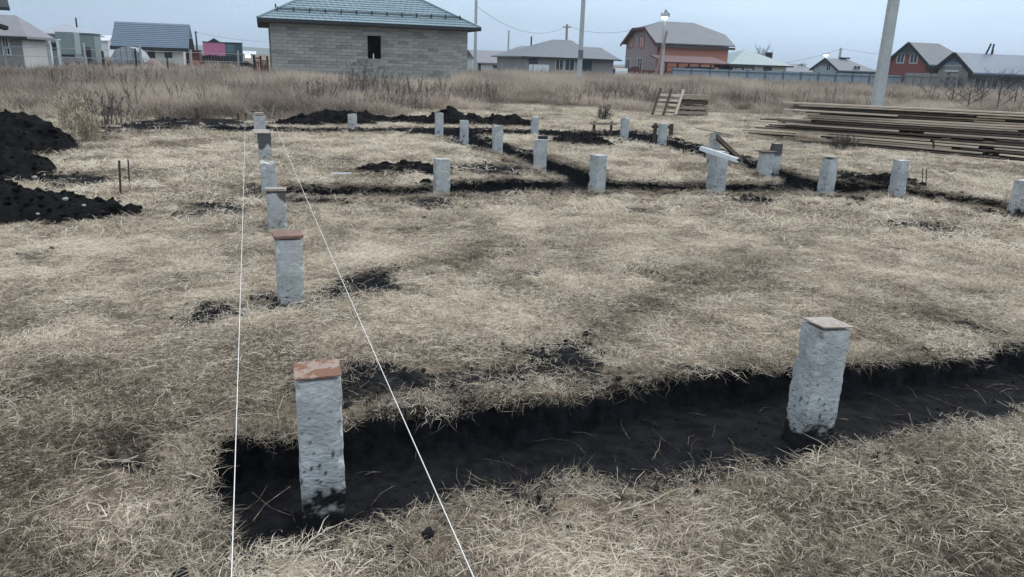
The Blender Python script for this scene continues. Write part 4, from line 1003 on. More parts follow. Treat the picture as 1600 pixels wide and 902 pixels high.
def weed(name, label, px, py, h, n, w, m, seedv, cat='weed'):
    random.seed(seedv); p = G(px, py); root = MB(); z = ground_z(p.x, p.y)
    for k in range(n):
        r = w*random.random(); t = random.uniform(0, 6.28); b = Vector((r*math.cos(t), r*math.sin(t), -.02))
        d = Vector((random.gauss(0, .25), random.gauss(0, .25), 1)); ln = h*random.uniform(.5, 1)
        tip = b+d*ln; root.tube([b, b.lerp(tip, .5)+Vector((random.gauss(0, .03), 0, 0)), tip], [.006, .005, .003], 3)
        for j in range(7):
            q = b.lerp(tip, random.uniform(.35, 1)); a = random.uniform(0, 6.28); dd = Vector((math.cos(a), math.sin(a), random.uniform(.1, 1.2)))*ln*.16
            s = Vector((-math.sin(a), math.cos(a), 0))*.012
            root.add([q-s, q+s, q+dd], [(0, 1, 2)])
    me = bpy.data.meshes.new(name); me.from_pydata(root.v, [], root.f)
    o = link(name, me, None, m); o.location = (p.x, p.y, z); tag(o, label, cat); return o
m_weedp = mat('weed_stalk', (.13, .105, .095), (.07, .06, .055), rough=1)
m_straw1 = mat('pale_stalk', (.45, .38, .28), (.28, .23, .17), rough=1)
for i, q in enumerate([('tall dark weed clump standing before the middle of the block house', 565, 160, 1.5, 60, .9, m_weedp), ('dark weeds left of the weed clump in front of the block house', 500, 165, 1.0, 45, .8, m_weedp),
     ('sprawling dark weeds right of the big clump before the block house', 620, 172, .7, 60, 1.1, m_weedp),
     ('dark weed patch above the left soil heap', 165, 195, .75, 70, .7, m_weedp), ('pale straw tuft leaning out beside the big left soil heap', 135, 222, .65, 60, .3, m_straw1), ('second pale straw tuft behind the big left soil heap', 118, 205, .8, 60, .35, m_straw1),
     ('dark grey weed bush against the front of the board stack', 1316, 234, .38, 60, .28, m_weedp), ('low weed cone right of the far trench', 945, 188, .5, 60, .28, m_weedp),
     ('dark low weeds in the meadow behind the far soil heaps', 690, 166, .5, 70, 1.2, m_weedp), ('low dark weeds right of the batter board', 1010, 165, .5, 60, 1.2, m_weedp),
     ('brown weed tuft in the middle of the mown plot', 1015, 432, .10, 110, .2, m_straw1)]):
    weed('weed_clump', *q, 50+i)

# ------------------------------------------------------------------ concrete piles
def pile_mesh(seedv, w, zb, zt, dirt_h, broken=0.0, fine=True, dark_head=0.0, taper=0.0):
    """rough square shaft built from rings of points, chipped arrises, soil at the foot"""
    ns_ = 16 if fine else 5; nz = 90 if fine else 24
    per = []
    for k in range(4):
        for i in range(ns_):
            t = i/ns_*2-1
            per.append([(t, -1), (1, t), (-t, 1), (-1, -t)][k])
    n = len(per); V_ = []; dirt = []
    off = Vector((seedv*7.3, seedv*3.1, 0))
    for j in range(nz+1):
        z = zb+(zt-zb)*j/nz
        for (x, y) in per:
            corner = min(abs(x), abs(y))
            rr = 1-.03*max(0, corner-.72)/.28
            p = Vector((x*w/2*rr*(1-taper*j/nz), y*w/2*rr*(1-taper*j/nz), z))
            nn = mnoise.fractal(p*11+off, .8, 2.1, 4); chip = mnoise.noise(p*17+off*2)
            dsp = nn*.004-(max(0, chip-.15)*.028*max(0, corner-.6)/.4)
            p.x += (1 if x > 0 else -1 if x < 0 else 0)*dsp*(abs(x) >= .99)+(x*dsp if abs(x) < .99 else 0)
            p.y += (1 if y > 0 else -1 if y < 0 else 0)*dsp*(abs(y) >= .99)+(y*dsp if abs(y) < .99 else 0)
            if j == nz: p.z += mnoise.noise(p*9+off)*.012+broken*mnoise.noise(p*14+off*3)*.09
            V_.append(p)
            g = (z-zb)-dirt_h-mnoise.fractal(p*9+off*5, .6, 2, 6)*.11
            dd = min(1, max(0, -g/.05+.5))
            pk = mnoise.fractal(p*38+off*4, .5, 2, 5)
            hz = (z-zb)/max(.01, (dirt_h*3.4)); dd = max(dd, min(1, max(0, (pk-.20-.85*hz)*7)))
            if dark_head:
                h2 = (zt-z)-dark_head-mnoise.noise(p*10+off)*.10; dd = max(dd, .82*min(1, max(0, -h2/.03+.5)))
            dirt.append(dd)
    F = []
    for j in range(nz):
        for k in range(n):
            a = j*n+k; b = j*n+(k+1) % n; F.append((a, b, b+n, a+n))
    V_.append(Vector((0, 0, zt+.004))); dirt.append(0); c = len(V_)-1
    for k in range(n): F.append((nz*n+k, nz*n+(k+1) % n, c))
    F.append(tuple(range(n))[::-1])
    me = bpy.data.meshes.new('shaft'); me.from_pydata([tuple(v) for v in V_], [], F)
    at = me.attributes.new('dirt', 'FLOAT', 'POINT'); at.data.foreach_set('value', np.array(dirt, np.float32))
    me.materials.append(m_conc); return me
def plate_mesh(w, d, t, bend, m, seedv=1):
    mb = MB(); n = 6; V_ = []
    for s in (0, 1):
        for i in range(n+1):
            for j in range(n+1):
                x, y = (i/n-.5)*w, (j/n-.5)*d
                V_.append((x, y, s*t+bend*((x/w)**2+(y/d)**2)*.05+mnoise.noise(Vector((x*9+seedv, y*9, 0)))*.004*abs(bend)))
    q = n+1; f = []
    for i in range(n):
        for j in range(n):
            a = i*q+j; f.append((a, a+1, a+q+1, a+q)); a += q*q; f.append((a, a+q, a+q+1, a+1))
    for i in range(n):
        for a, b in ((i, i+1), (n*q+i+1, n*q+i), ((i+1)*q, i*q), (i*q+n, (i+1)*q+n)): f.append((a, b, b+q*q, a+q*q))
    mb.add(V_, f); me = mb.mesh('head_plate'); me.materials.append(m); return me
PILE_GRP = 'square concrete piles of the house foundation'
def pile(px, py, zt, delta, label, top=None, w=.20, zg=0.0, tilt=(0, 0), plate=None, fine=False, **kw):
    g = G(px, py, zg)
    if top: zt = P(px, top, g.y-.1).z
    rz = math.atan2(-g.x, g.y)+R(delta)
    gz = float(terrain(np.array([g.x]), np.array([g.y]))[0][0]) if zg == 0 else zg
    zb = min(gz, zg)-.12
    sd_ = int(px*3+py)
    r = empty('concrete_pile', (g.x, g.y, zb), rz); r.rotation_euler = (R(tilt[0]), R(tilt[1]), rz)
    tag(r, label, 'concrete pile', PILE_GRP)
    me = pile_mesh(sd_, w, 0, zt-zb, kw.pop('dirt', .12+.10), fine=fine, **kw)
    link('shaft', me, r)
    if plate:
        pw, pd, pt, bend, m, (ox, oy), rot = plate
        o = link('head_plate', plate_mesh(pw, pd, pt, bend, m, sd_), r); o.location = (ox, oy, zt-zb+.012); o.rotation_euler = (R(rot[0]), R(rot[1]), R(rot[2]))
    return r, g
pile(506, 806, .305, 2, 'nearest pile standing in the left end of the big trench, square rusty steel cap', top=600, zg=-.20, w=.168, fine=True, dirt=.22, plate=(.172, .168, .006, 0, m_rust, (0, 0), (0, -1.2, 0)))
pile(1259, 688, .275, 37, 'large leaning pile in the right of the big trench under a pale overhanging plate', top=519, zg=-.16, fine=True, dirt=.22, w=.170, taper=.04, tilt=(0, 1.0), plate=(.164, .164, .006, .12, m_plate, (0, -.004), (-2, 1.5, 2)))
pile(455, 468, .43, 3, 'pile alone in dry grass left of the white strings crossing, brown red slab on top', w=.17, fine=True, dirt=.10, plate=(.187, .17, .018, 0, m_brickplate, (-.002, 0), (0, 0, 2)))
pile(434, 357, .36, 3, 'pile directly behind the one with the brown red slab, pale plate and broken rim', w=.17, fine=True, broken=.7, dirt=.10, dark_head=.05, plate=(.19, .12, .02, 0, m_plate, (.0, -.03), (0, 1, 0)))
hp, hg = pile(421, 303, .37, 4, 'pile with a hooked lifting loop on its face', w=.17, fine=True, broken=.5, dirt=.10)
a_ = [(-.035, -.095, .27)]+[(-.035*math.cos(math.pi*k/8), -.098-.01*math.sin(math.pi*k/8), .33+.04*math.sin(math.pi*k/8)) for k in range(9)]+[(.038, -.095, .30), (.044, -.092, .28)]
MB().tube(a_, .006, 6).build('lifting_loop', m_rebar, hp)
pile(415, 252, .43, 4, 'pile with blackened head and pale tilted plate in the left row', w=.19, fine=True, broken=.2, dirt=.12, dark_head=.20, plate=(.24, .30, .012, 0, m_plate, (-.03, .05), (5, 0, 3)))
pile(407, 217, .44, 4, 'whitish pile second from the far end of the left row', w=.21, dirt=.08, plate=(.16, .2, .05, 0, m_plate, (.0, .0), (0, 0, 2)))
pile(403, 197, .30, 3, 'hindmost pile of the left row with a dark flat cap', w=.18, dirt=.06, plate=(.24, .22, .03, 0, m_board_dark, (0, 0), (0, 0, 0)))
pile(551, 208, .40, 5, 'lone pile in front of the longest far soil heap', w=.185)
pile(686, 212, .48, 6, 'pile where the diagonal trench meets the far trench', w=.175)
pile(725, 222, .43, 7, 'second pile down the diagonal trench', w=.165)
pile(777, 236, .46, 20, 'third pile down the diagonal trench, edge turned to the viewer', w=.165)
pile(843, 262, .44, 8, 'fourth pile down the diagonal trench with dark notch at its head', w=.19, plate=(.15, .03, .05, 0, m_dark, (.02, -.085), (0, 0, 0)))
pile(932, 297, .46, 42, 'stout pile where the diagonal trench ends in the middle trench', w=.165, fine=True)
pile(690, 304, .44, 14, 'pile standing in the middle trench beside the flat black soil patch', w=.175, fine=True)
pile(835, 208, .37, 8, 'small pile at the right end of the far black soil heap', w=.17)
pile(975, 213, .41, 18, 'round shouldered narrow pile right of the bench like batter board', w=.165, broken=.5)
pile(1034, 222, .40, 24, 'pile in front of the two dark upright batter stakes', w=.16)
rz_p, rg = pile(1113, 258, .545, 12, 'pile half hidden behind the one carrying the white channel, thin brown board on top', w=.17)
wp, wg = pile(1118, 293, .50, 36, 'tall pile carrying the tilted white metal channel', w=.20, fine=True)
pile(1193, 276, .37, 30, 'short pile with thin dark cap plate before the dark sided one', w=.18, plate=(.26, .24, .012, 0, m_board_dark, (0, 0), (0, 0, 0)))
pile(1209, 264, .42, 30, 'dark sided pile partly behind the short capped one', w=.15, dark_head=.18)
pile(1290, 297, .44, 43, 'pile in the right trench with wavy pale lid, near the white scraps', w=.165, fine=True, plate=(.18, .18, .012, .6, m_plate, (0, 0), (0, 0, 0)))
pile(1401, 299, .44, 41, 'pile at the bend of the right trench in front of the board stack', w=.165, fine=True)
pile(1592, 341, .45, 48, 'pile cut off by the right picture edge', w=.19, fine=True)

def board(name, a, b, w, h, m, label, cat='board', upv=(0, 0, 1), group=None):
    """a plank from a to b, its own axes along x so the wood grain follows"""
    a, b = Vector(a), Vector(b); c = (a+b)/2; d = (b-a); ln = d.length; x = d.normalized(); u = Vector(upv); y = u.cross(x).normalized(); z = x.cross(y)
    mb = MB().box(-ln/2, ln/2, -w/2, w/2, -h/2, h/2); o = mb.build(name, m); Mx = Matrix((x, y, z)).transposed().to_4x4(); Mx.translation = c; o.matrix_world = Mx
    return tag(o, label, cat, group)
# things lying on or leaning against piles
zt1 = .50
c = Vector((wg.x, wg.y, zt1)); a = P(1093, 232, wg.y-.25); b = P(1151, 251, wg.y-.45)
ch = empty('metal_channel', tuple((a+b)/2)); tag(ch, 'white metal channel resting tilted against the head of the tall pile', 'metal channel')
d = (b-a)/2; MB().bar(-d, d, .012, .05).build('web', m_whitemetal, ch)
MB().bar(-d+Vector((.03, .03, .024)), d+Vector((.03, .03, .024)), .06, .008).bar(-d+Vector((.03, .03, -.024)), d+Vector((.03, .03, -.024)), .06, .008).build('flange', m_whitemetal, ch)
board('thin_board', P(1087, 200, rg.y-.02), P(1139, 210, rg.y-.05), .11, .02, m_board, 'thin brown board lying across the half hidden pile')
board('leaning_plank', P(1120, 214, rg.y-.3), G(1164, 256, -.1), .09, .035, m_board_dark, 'dark brown plank leaning from the half hidden pile into the trench', upv=(0, -1, .4))

# batter boards with stakes
def batter(label, pa, pb, D, stakes, h=.10, m=None, zc=.25, th=.025):
    A = P(pa[0], pa[1], D); Bp = P(pb[0], pb[1], D+ (0)); r = empty('batter_board', (A.x, A.y, 0)); tag(r, label, 'batter board')
    d = Vector((Bp.x-A.x, 0, Bp.z-A.z)); MB().bar((0, 0, A.z), (d.x, 0, A.z+d.z), th, h).build('crossboard', m or m_board, r)
    for (px, pt, w) in stakes:
        s = P(px, pt, D); MB().box(s.x-A.x-w/2, s.x-A.x+w/2, .02, .02+w*.7, -.15, s.z).build('stake', m_board_dark, r)
batter('bench like batter board with two stubby stakes by the far trench', (922, 193), (964, 194), 19.3, [(929, 190, .07), (956, 190, .06)], h=.06)
batter('batter board with two dark upright stakes behind a narrow pile', (1018, 198), (1050, 199), 18.2, [(1025, 193, .08), (1050, 194, .09)], h=.07, m=m_board_dark)
batter('long dark batter board at the far left corner of the plot', (318, 189), (372, 191), 18.6, [(371, 177, .05)], h=.13, m=m_board_dark)
batter('thin batter board behind the last piles of the left row', (374, 187), (432, 188), 18.9, [(383, 177, .035), (427, 183, .03)], h=.035, m=m_board)
s = G(308, 196); st = empty('wooden_stake', (s.x, s.y, 0)); tag(st, 'crooked dark wooden stake with split top at the left end of the batter boards', 'stake')
MB().tube([(0, 0, -.1), (-.02, 0, .12), (.03, 0, .24), (.02, 0, .38)], [.05, .055, .06, .045], 6).build('post', m_board_dark, st); MB().bar((.06, 0, .05), (.17, 0, .0), .07, .05).build('brace', m_board, st)

# mason's strings
def string(a, b, label, r=.0016):
    a, b = Vector(a), Vector(b); pts = [a.lerp(b, t/14)-Vector((0, 0, .05*4*(t/14)*(1-t/14))) for t in range(15)]
    tag(MB().tube(pts, [r*1.9-(r*.9)*t/14 for t in range(15)], 5).build('masons_string', m_string), label, 'string', "mason's strings across the plot")
A1 = P(383, 190, 18.7); B1 = G(361, 925, .33); string(A1, B1, 'left white string running straight towards the viewer past the left row of piles')
A2 = P(427, 186, 18.85); B2 = G(757, 940, .33); string(A2, B2, 'right white string crossing diagonally over the big trench')

# rebars
def rebar(px, py, pt, label, r=.009):
    g = G(px, py); t = P(px-1, pt, g.y); tag(MB().tube([(g.x, g.y, -.2), (t.x, t.y, t.z)], r, 6).build('rebar', m_rebar), label, 'rebar', 'rebar rods stuck in the ground')
rebar(187, 306, 251, 'nearer and longer of the two rods left, beside the lower soil heap', .012)
rebar(201, 289, 249, 'thinner of the two rods left, beside the lower soil heap', .009)
rebar(1069, 243, 231, 'single short rod in the grass right of the stout pile', .011)
rebar(1443, 292, 262, 'left of two thin rods near the bend of the right trench', .006)
rebar(1449, 296, 264, 'right of two thin rods near the bend of the right trench', .006)

# ------------------------------------------------------------------ soil heaps
def heap(name, label, bumps, m=m_soil, res=.035, rough=1.0, cat='soil heap'):
    """bumps: (px, py of the foot centre, radius x, radius y, height), positions on the ground"""
    B_ = [(*G(px, py).xy, rx, ry, h) for px, py, rx, ry, h in bumps]
    x0 = min(b[0]-b[2]*1.25 for b in B_); x1 = max(b[0]+b[2]*1.25 for b in B_); y0 = min(b[1]-b[3]*1.25 for b in B_); y1 = max(b[1]+b[3]*1.25 for b in B_)
    xs = np.arange(x0, x1, res); ys = np.arange(y0, y1, res); X, Y = np.meshgrid(xs, ys)
    g = np.zeros(X.shape)
    wob = (fbm(X*1.6+31, Y*1.6, 4)-.5)*.75*rough
    for (bx, by, rx, ry, h) in B_:
        r = np.sqrt(((X-bx)/rx)**2+((Y-by)/ry)**2)+wob*.6
        g = np.maximum(g, h*np.clip(1-r, 0, 1)**.62)
    base = terrain(X, Y)[0]
    inside = g > 0
    z = base+g*(1+(fbm(X*2.5, Y*2.5+7, 3)-.5)*.6)+np.where(inside, (fbm(X*6+3, Y*6, 3)-.5)*.17*rough+(fbm(X*17+3, Y*17, 3)-.5)*.10*rough, 0)+np.where(inside, .0, -.06)
    nx, ny = len(xs), len(ys); keep = (g[:-1, :-1] > 0) | (g[1:, :-1] > 0) | (g[:-1, 1:] > 0) | (g[1:, 1:] > 0)
    j, i = np.nonzero(keep); q = np.stack([j*nx+i, j*nx+i+1, (j+1)*nx+i+1, (j+1)*nx+i], -1)
    used, inv = np.unique(q, return_inverse=True); co = np.stack([X.ravel()[used], Y.ravel()[used], z.ravel()[used]], -1)
    me = bpy.data.meshes.new(name); me.from_pydata(co.tolist(), [], inv.reshape(-1, 4).tolist()); me.polygons.foreach_set('use_smooth', [True]*len(me.polygons))
    HEAPPTS.append(co[RNG.integers(0, len(co), min(len(co)//6, 700))]); FOOT.extend([(b[0], b[1], max(b[2], .3)*.9) for b in B_])
    return tag(link(name, me, None, m), label, cat)
HEAPPTS = []
heap('soil_heap', 'biggest black soil heap at the left picture edge', [(-30, 232, 1.45, 1.1, .60), (26, 226, .8, .85, .52), (-90, 270, 1.3, 1.0, .42), (-15, 258, .5, .5, .26)])
heap('soil_heap', 'low wide black soil heap with pale stones in front of the biggest heap', [(45, 332, 1.05, .50, .22), (92, 330, .58, .42, .18), (-30, 336, 1.2, .55, .30), (150, 322, .26, .17, .11), (-60, 298, .6, .5, .2)])
heap('soil_heap', 'long black soil heap behind the lone far pile', [(520, 194, 1.15, .5, .34), (470, 195, .7, .4, .2), (575, 191, .8, .4, .24)], res=.05)
heap('soil_heap', 'double humped black soil heap behind the diagonal trench', [(700, 194, .62, .5, .42), (645, 192, .7, .45, .2), (735, 192, .6, .4, .2)], res=.05)
heap('soil_heap', 'smooth humped black soil heap at the right of the far row', [(790, 196, .82, .5, .30), (765, 196, .5, .4, .2)], res=.05)
heap('soil_heap', 'flat black soil heap left of the pile in the middle trench', [(628, 266, .62, .5, .11), (655, 268, .5, .4, .09)], res=.03)
heap('soil_heap', 'low scattered black clods right of the fourth diagonal pile', [(905, 222, .55, .5, .12), (930, 226, .35, .35, .08), (880, 224, .3, .3, .07)], res=.04)
heap('soil_heap', 'low soil swelling inside the middle trench bend', [(730, 292, .7, .28, .10), (770, 288, .4, .2, .06)], res=.03)
heap('soil_heap', 'black soil bank beside the right trench', [(1345, 290, .9, .4, .12), (1380, 284, .5, .35, .10)], res=.035)
m_sand = mat('pinkish_sand', (.30, .215, .19), (.22, .155, .14), scale=4, bump=.4)
p = P(239, 100, 55); B_sand = heap('sand_heap', 'pinkish brown sand heap in the meadow before the barn', [(800, 400, .1, .1, .01)], m_sand, cat='sand heap')
bpy.data.objects.remove(B_sand); HEAPPTS.pop(); FOOT.pop()
def far_heap(name, label, px, py_top, D, rad, m, cat):
    p = P(px, py_top, D); mb = MB(); n, k_ = 20, 7
    for j in range(k_+1):
        t = j/k_
        for i in range(n):
            a = 2*math.pi*i/n; rr = rad*t*(1+.12*mnoise.noise(Vector((math.cos(a)*2, math.sin(a)*2, px))))
            mb.v.append((p.x+rr*math.cos(a), p.y+rr*math.sin(a)*.8, p.z*(1-t**1.6)-.15*t+.1*mnoise.noise(Vector((rr*math.cos(a), rr*math.sin(a), 1)))))
    for j in range(k_):
        for i in range(n): mb.f.append((j*n+i, j*n+(i+1) % n, (j+1)*n+(i+1) % n, (j+1)*n+i))
    tag(mb.build(name, m, None, True), label, cat)
far_heap('sand_heap', 'pinkish brown sand heap in the meadow before the barn', 239, 92, 55, 1.35, m_sand, 'sand heap')
far_heap('earth_heap', 'small dark earth heap beyond the rusty gate', 385, 96, 70, 1.4, m_soil, 'soil heap')
far_heap('earth_heap', 'small dark earth heap at the right foot of the block house', 744, 118, 47, .75, m_soil, 'soil heap')

# clods: small broken lumps of soil
def clod_mesh(seedv):
    random.seed(seedv); import bmesh
    bm = bmesh.new(); bmesh.ops.create_icosphere(bm, subdivisions=2, radius=1)
    for v in bm.verts: v.co *= 1+.45*mnoise.fractal(v.co*1.6+Vector((seedv*5, 0, 0)), .8, 2, 3); v.co.z *= .7
    me = bpy.data.meshes.new('clod'); bm.to_mesh(me); bm.free(); me.materials.append(m_soil); return me
clods = [clod_mesh(i) for i in range(6)]
floor_soil = mat('clod_soil', (.024, .0235, .026), (.009, .009, .010), scale=20, rough=.9, bump=.6, bscale=60, spec=.15)
crumbs = [clod_mesh(i+10) for i in range(6)]
for c_ in crumbs: c_.materials[0] = floor_soil
hp_ = np.concatenate(HEAPPTS); n = len(hp_)
tag(scatter('heap_clods', clods, hp_, RNG.uniform(0, 6, n), RNG.gamma(2.0, .009, n)+.006, np.zeros(n)), 'loose black clods covering the soil heaps', 'soil clods')
X, Y = sample(300000, 1.5, 24); z, soil, d = terrain(X, Y)
k = ((d < -.03) & (RNG.random(len(X)) < np.where(d > -.12, .10, .03))) | ((d > -.02) & (d < .22) & (RNG.random(len(X)) < .06)) | ((d > .0) & (soil > .25) & (RNG.random(len(X)) < .16*soil))
X, Y, z, d = X[k], Y[k], z[k], d[k]; n = len(X); sz = np.minimum(RNG.gamma(1.5, .005, n)+.003, .032); sz = np.where(d < -.03, np.minimum(sz, .009), sz); sz = np.where((d > .10) & (X*X+Y*Y < 36), np.minimum(sz, .013), sz)
tag(scatter('trench_clods', crumbs, np.stack([X, Y, z+sz*.25+np.where(d > .02, .012, 0)], -1), RNG.uniform(0, 6, n), sz, np.zeros(n)), 'small crumbs of black soil along the trenches', 'soil clods')
# straw hanging over the trench rims and a few stalks on the trench floor
X, Y = sample(160000, 1.4, 14); z, soil, d = terrain(X, Y); k = (d > -.005) & (d < .06) & (RNG.random(len(X)) < .8); X, Y, z = X[k], Y[k], z[k]; n = len(X)
tag(scatter('rim_straw', [make_tuft('stub', 300), make_tuft('mat', 301), make_tuft('mat', 302), make_tuft('stub', 303)], np.stack([X, Y, z], -1), RNG.uniform(0, 6.28, n), RNG.uniform(.45, .95, n), .48+RNG.normal(0, .2, n), RNG.normal(0, .25, (n, 2))), 'dry straw fringing and hanging over the trench rims', 'dry grass')
def stalk_mesh(seedv):
    random.seed(seedv); mb = MB(); ln = random.uniform(.06, .22); c = random.uniform(-.3, .3)
    mb.tube([(-ln/2, 0, .004), (0, c*ln*.4, .012), (ln/2, 0, .005)], .0013, 3); return raw_mesh(mb, 'stalk', m_straw)
X, Y = sample(60000, 1.5, 9); z, soil, d = terrain(X, Y); k = (d < -.08) & (RNG.random(len(X)) < .03); X, Y, z = X[k], Y[k], z[k]; n = len(X)
tag(scatter('trench_stalks', [stalk_mesh(i) for i in range(7)], np.stack([X, Y, z+.004], -1), RNG.uniform(0, 6.28, n), RNG.uniform(.6, 1.5, n), .12+RNG.normal(0, .12, n), RNG.normal(0, .1, (n, 2))), 'thin dry stalks lying on the dark trench floor', 'dry stalks')
X, Y = sample(2600, 1.3, 9); z, soil, d = terrain(X, Y); k = (d > .02); X, Y, z = X[k], Y[k], z[k]; n = len(X)
tag(scatter('loose_stalks', [stalk_mesh(i+20) for i in range(7)], np.stack([X, Y, z+.035], -1), RNG.uniform(0, 6.28, n), RNG.uniform(.5, 1.0, n), .75+RNG.normal(0, .15, n), RNG.normal(0, .35, (n, 2))), 'pale loose stalks lying on top of the matted straw', 'dry stalks')

# countable bits: pale stones and scraps, sticks
def lump(name, px, py, s, m, label, cat, z=None):
    g = G(px, py); zz = z if z is not None else ground_z(g.x, g.y); import bmesh
    bm = bmesh.new(); bmesh.ops.create_icosphere(bm, subdivisions=2, radius=1)
    for v in bm.verts: v.co *= 1+.3*mnoise.noise(v.co*1.3+Vector((px, py, 0))); v.co.z *= .45
    me = bpy.data.meshes.new(name); bm.to_mesh(me); bm.free(); o = link(name, me, None, m); o.scale = (s, s*.7, s); o.location = (g.x, g.y, zz+s*.2); o.rotation_euler = (random.uniform(-.3, .3), .2, px)
    return tag(o, label, cat)
def on_heap(px, py, zh, s, label, name='stone', cat='stone', m=None):
    g = G(px, py, zh); import bmesh
    bm = bmesh.new(); bmesh.ops.create_icosphere(bm, subdivisions=2, radius=1)
    for v in bm.verts: v.co *= 1+.3*mnoise.noise(v.co*1.3+Vector((px, py, 0))); v.co.z *= .6
    me = bpy.data.meshes.new(name); bm.to_mesh(me); bm.free(); o = link(name, me, None, m or m_plastic); o.scale = (s, s*.7, s); o.location = g; return tag(o, label, cat)
on_heap(102, 311, .22, .028, 'largest white stone on the low left soil heap')
on_heap(131, 321, .18, .02, 'white stone right of the largest one on the low left heap')
on_heap(54, 277, .12, .032, 'pale rounded stone between the two left soil heaps')
on_heap(59, 334, .22, .016, 'small pale stone on the left part of the low heap')
on_heap(26, 355, .08, .022, 'grey stone at the front foot of the low left heap')
lump('paper_scrap', 384, 357, .05, m_plastic, 'white scrap in the grass left of the left row of piles', 'scrap')
lump('paper_scrap', 392, 304, .05, m_plastic, 'upper pale scrap beside the left end of the middle trench', 'scrap')
lump('paper_scrap', 1313, 277, .06, m_plastic, 'left white scrap beside the pile with the wavy lid', 'scrap')
lump('paper_scrap', 1323, 279, .05, m_plastic, 'right white scrap beside the pile with the wavy lid', 'scrap')
lump('paper_scrap', 608, 118, .1, m_white, 'small white marker in the meadow before the block house', 'scrap', z=.75)
board('thin_white_lath', G(518, 271, .05), G(549, 271, .05), .04, .012, m_whitemetal, 'short white lath lying in the grass left of the flat soil heap', 'lath')
board('pale_stick', G(292, 235, .05), G(342, 236, .05), .05, .015, m_board_pale, 'long pale stick lying in the grass at the left', 'stick')
g1, g2 = G(948, 803, .035), G(1068, 762, .05)
tag(MB().tube([g1, g1.lerp(g2, .5)+Vector((.01, -.03, .01)), g1.lerp(g2, .8)+Vector((0, -.01, .01)), g2], [.004, .0035, .003, .002], 6).build('bent_stalk', m_straw1), 'thick pale bent stalk lying below the near trench rim', 'stalk')
g1, g2 = G(80, 790, .05), G(200, 742, .04); tag(MB().tube([G(25, 810, .04), g1, g2], [.0012, .0018, .0015], 6).build('bent_stalk', m_straw1), 'long kinked stalk on the dark grass at the lower left', 'stalk')
for i, (px, py, s, lab) in enumerate([(915, 527, .026, 'fist sized black clod in the grass above the near trench'), (1121, 749, .018, 'black clod in the straw just below the near trench rim'), (592, 624, .024, 'black clod at the far rim near the right string'), (663, 344, .03, 'small black clod in front of the middle trench pile')]):
    lump('soil_clod', px, py, s, m_soil, lab, 'clod', z=ground_z(*G(px, py).xy)+.03)

# ------------------------------------------------------------------ pallets
def pallet(label, M4, weathered, leaning=False):
    r = empty('wooden_pallet'); tag(r, label, 'pallet', 'old pallets in the meadow')
    L_, W_ = 1.2, 1.0
    for j in range(3): MB().box(-L_/2, L_/2, -W_/2+j*(W_-.1)/2, -W_/2+j*(W_-.1)/2+.1, 0, .095).build('runner', weathered, r)
    for j in range(5): MB().box(-L_/2+j*(L_-.1)/4, -L_/2+j*(L_-.1)/4+.1, -W_/2, W_/2, .098, .12).build('slat', weathered, r)
    for j in (0, 2, 4): MB().box(-L_/2+j*(L_-.1)/4, -L_/2+j*(L_-.1)/4+.1, -W_/2, W_/2, -.024, -.003).build('slat', weathered, r)
    r.matrix_world = M4; return r
c = P(1079, 178, 26.5); rot = Matrix.Rotation(R(6), 4, 'Z')
for k in range(4):
    jx = [(0, 0), (.03, .02), (-.04, .0), (.02, -.03)][k]
    pallet(['lowest pallet of the small stack', 'second lowest pallet of the small stack', 'third pallet of the small stack', 'topmost pale pallet of the small stack'][k], Matrix.Translation((c.x+jx[0], 27.2+jx[1], .06+.17*k)) @ rot @ Matrix.Rotation(R([1, -2, 2, -1][k]), 4, 'Z'), m_board if k != 2 else m_board_dark)
# the leaning one is a crate frame of three rails and slats
la = G(1022, 180); lb = G(1053, 182); dv = (lb-la); dv.z = 0; wln = 1.05
o_ = P(1018, 179, 25.6); ur = P(1056, 181, 25.6)-o_; uw = P(1031, 140, 26.15)-o_
lr = empty('leaning_pallet', tuple(o_)); tag(lr, 'slatted pallet leaning upright against the small stack', 'pallet', 'old pallets in the meadow'); nn = ur.cross(uw).normalized()
for f, mm in ((.03, m_board_dark), (.48, m_board_dark), (.97, m_board_pale)): MB().bar(ur*f+nn*.04, ur*f+uw+nn*.04, .075, .09, nn).build('rail', mm, lr)
for f in (.05, .20, .42, .60, .80): MB().bar(uw*f-nn*.02, uw*f+ur-nn*.02, .09, .02, nn).build('slat', m_board_pale, lr)  # pale slats: the light falling on them is put into the board colour
FOOT += [(c.x, 27.2, .9), (la.x+.5, 25.7, .8), (c.x-.5, 26.3, .8)]

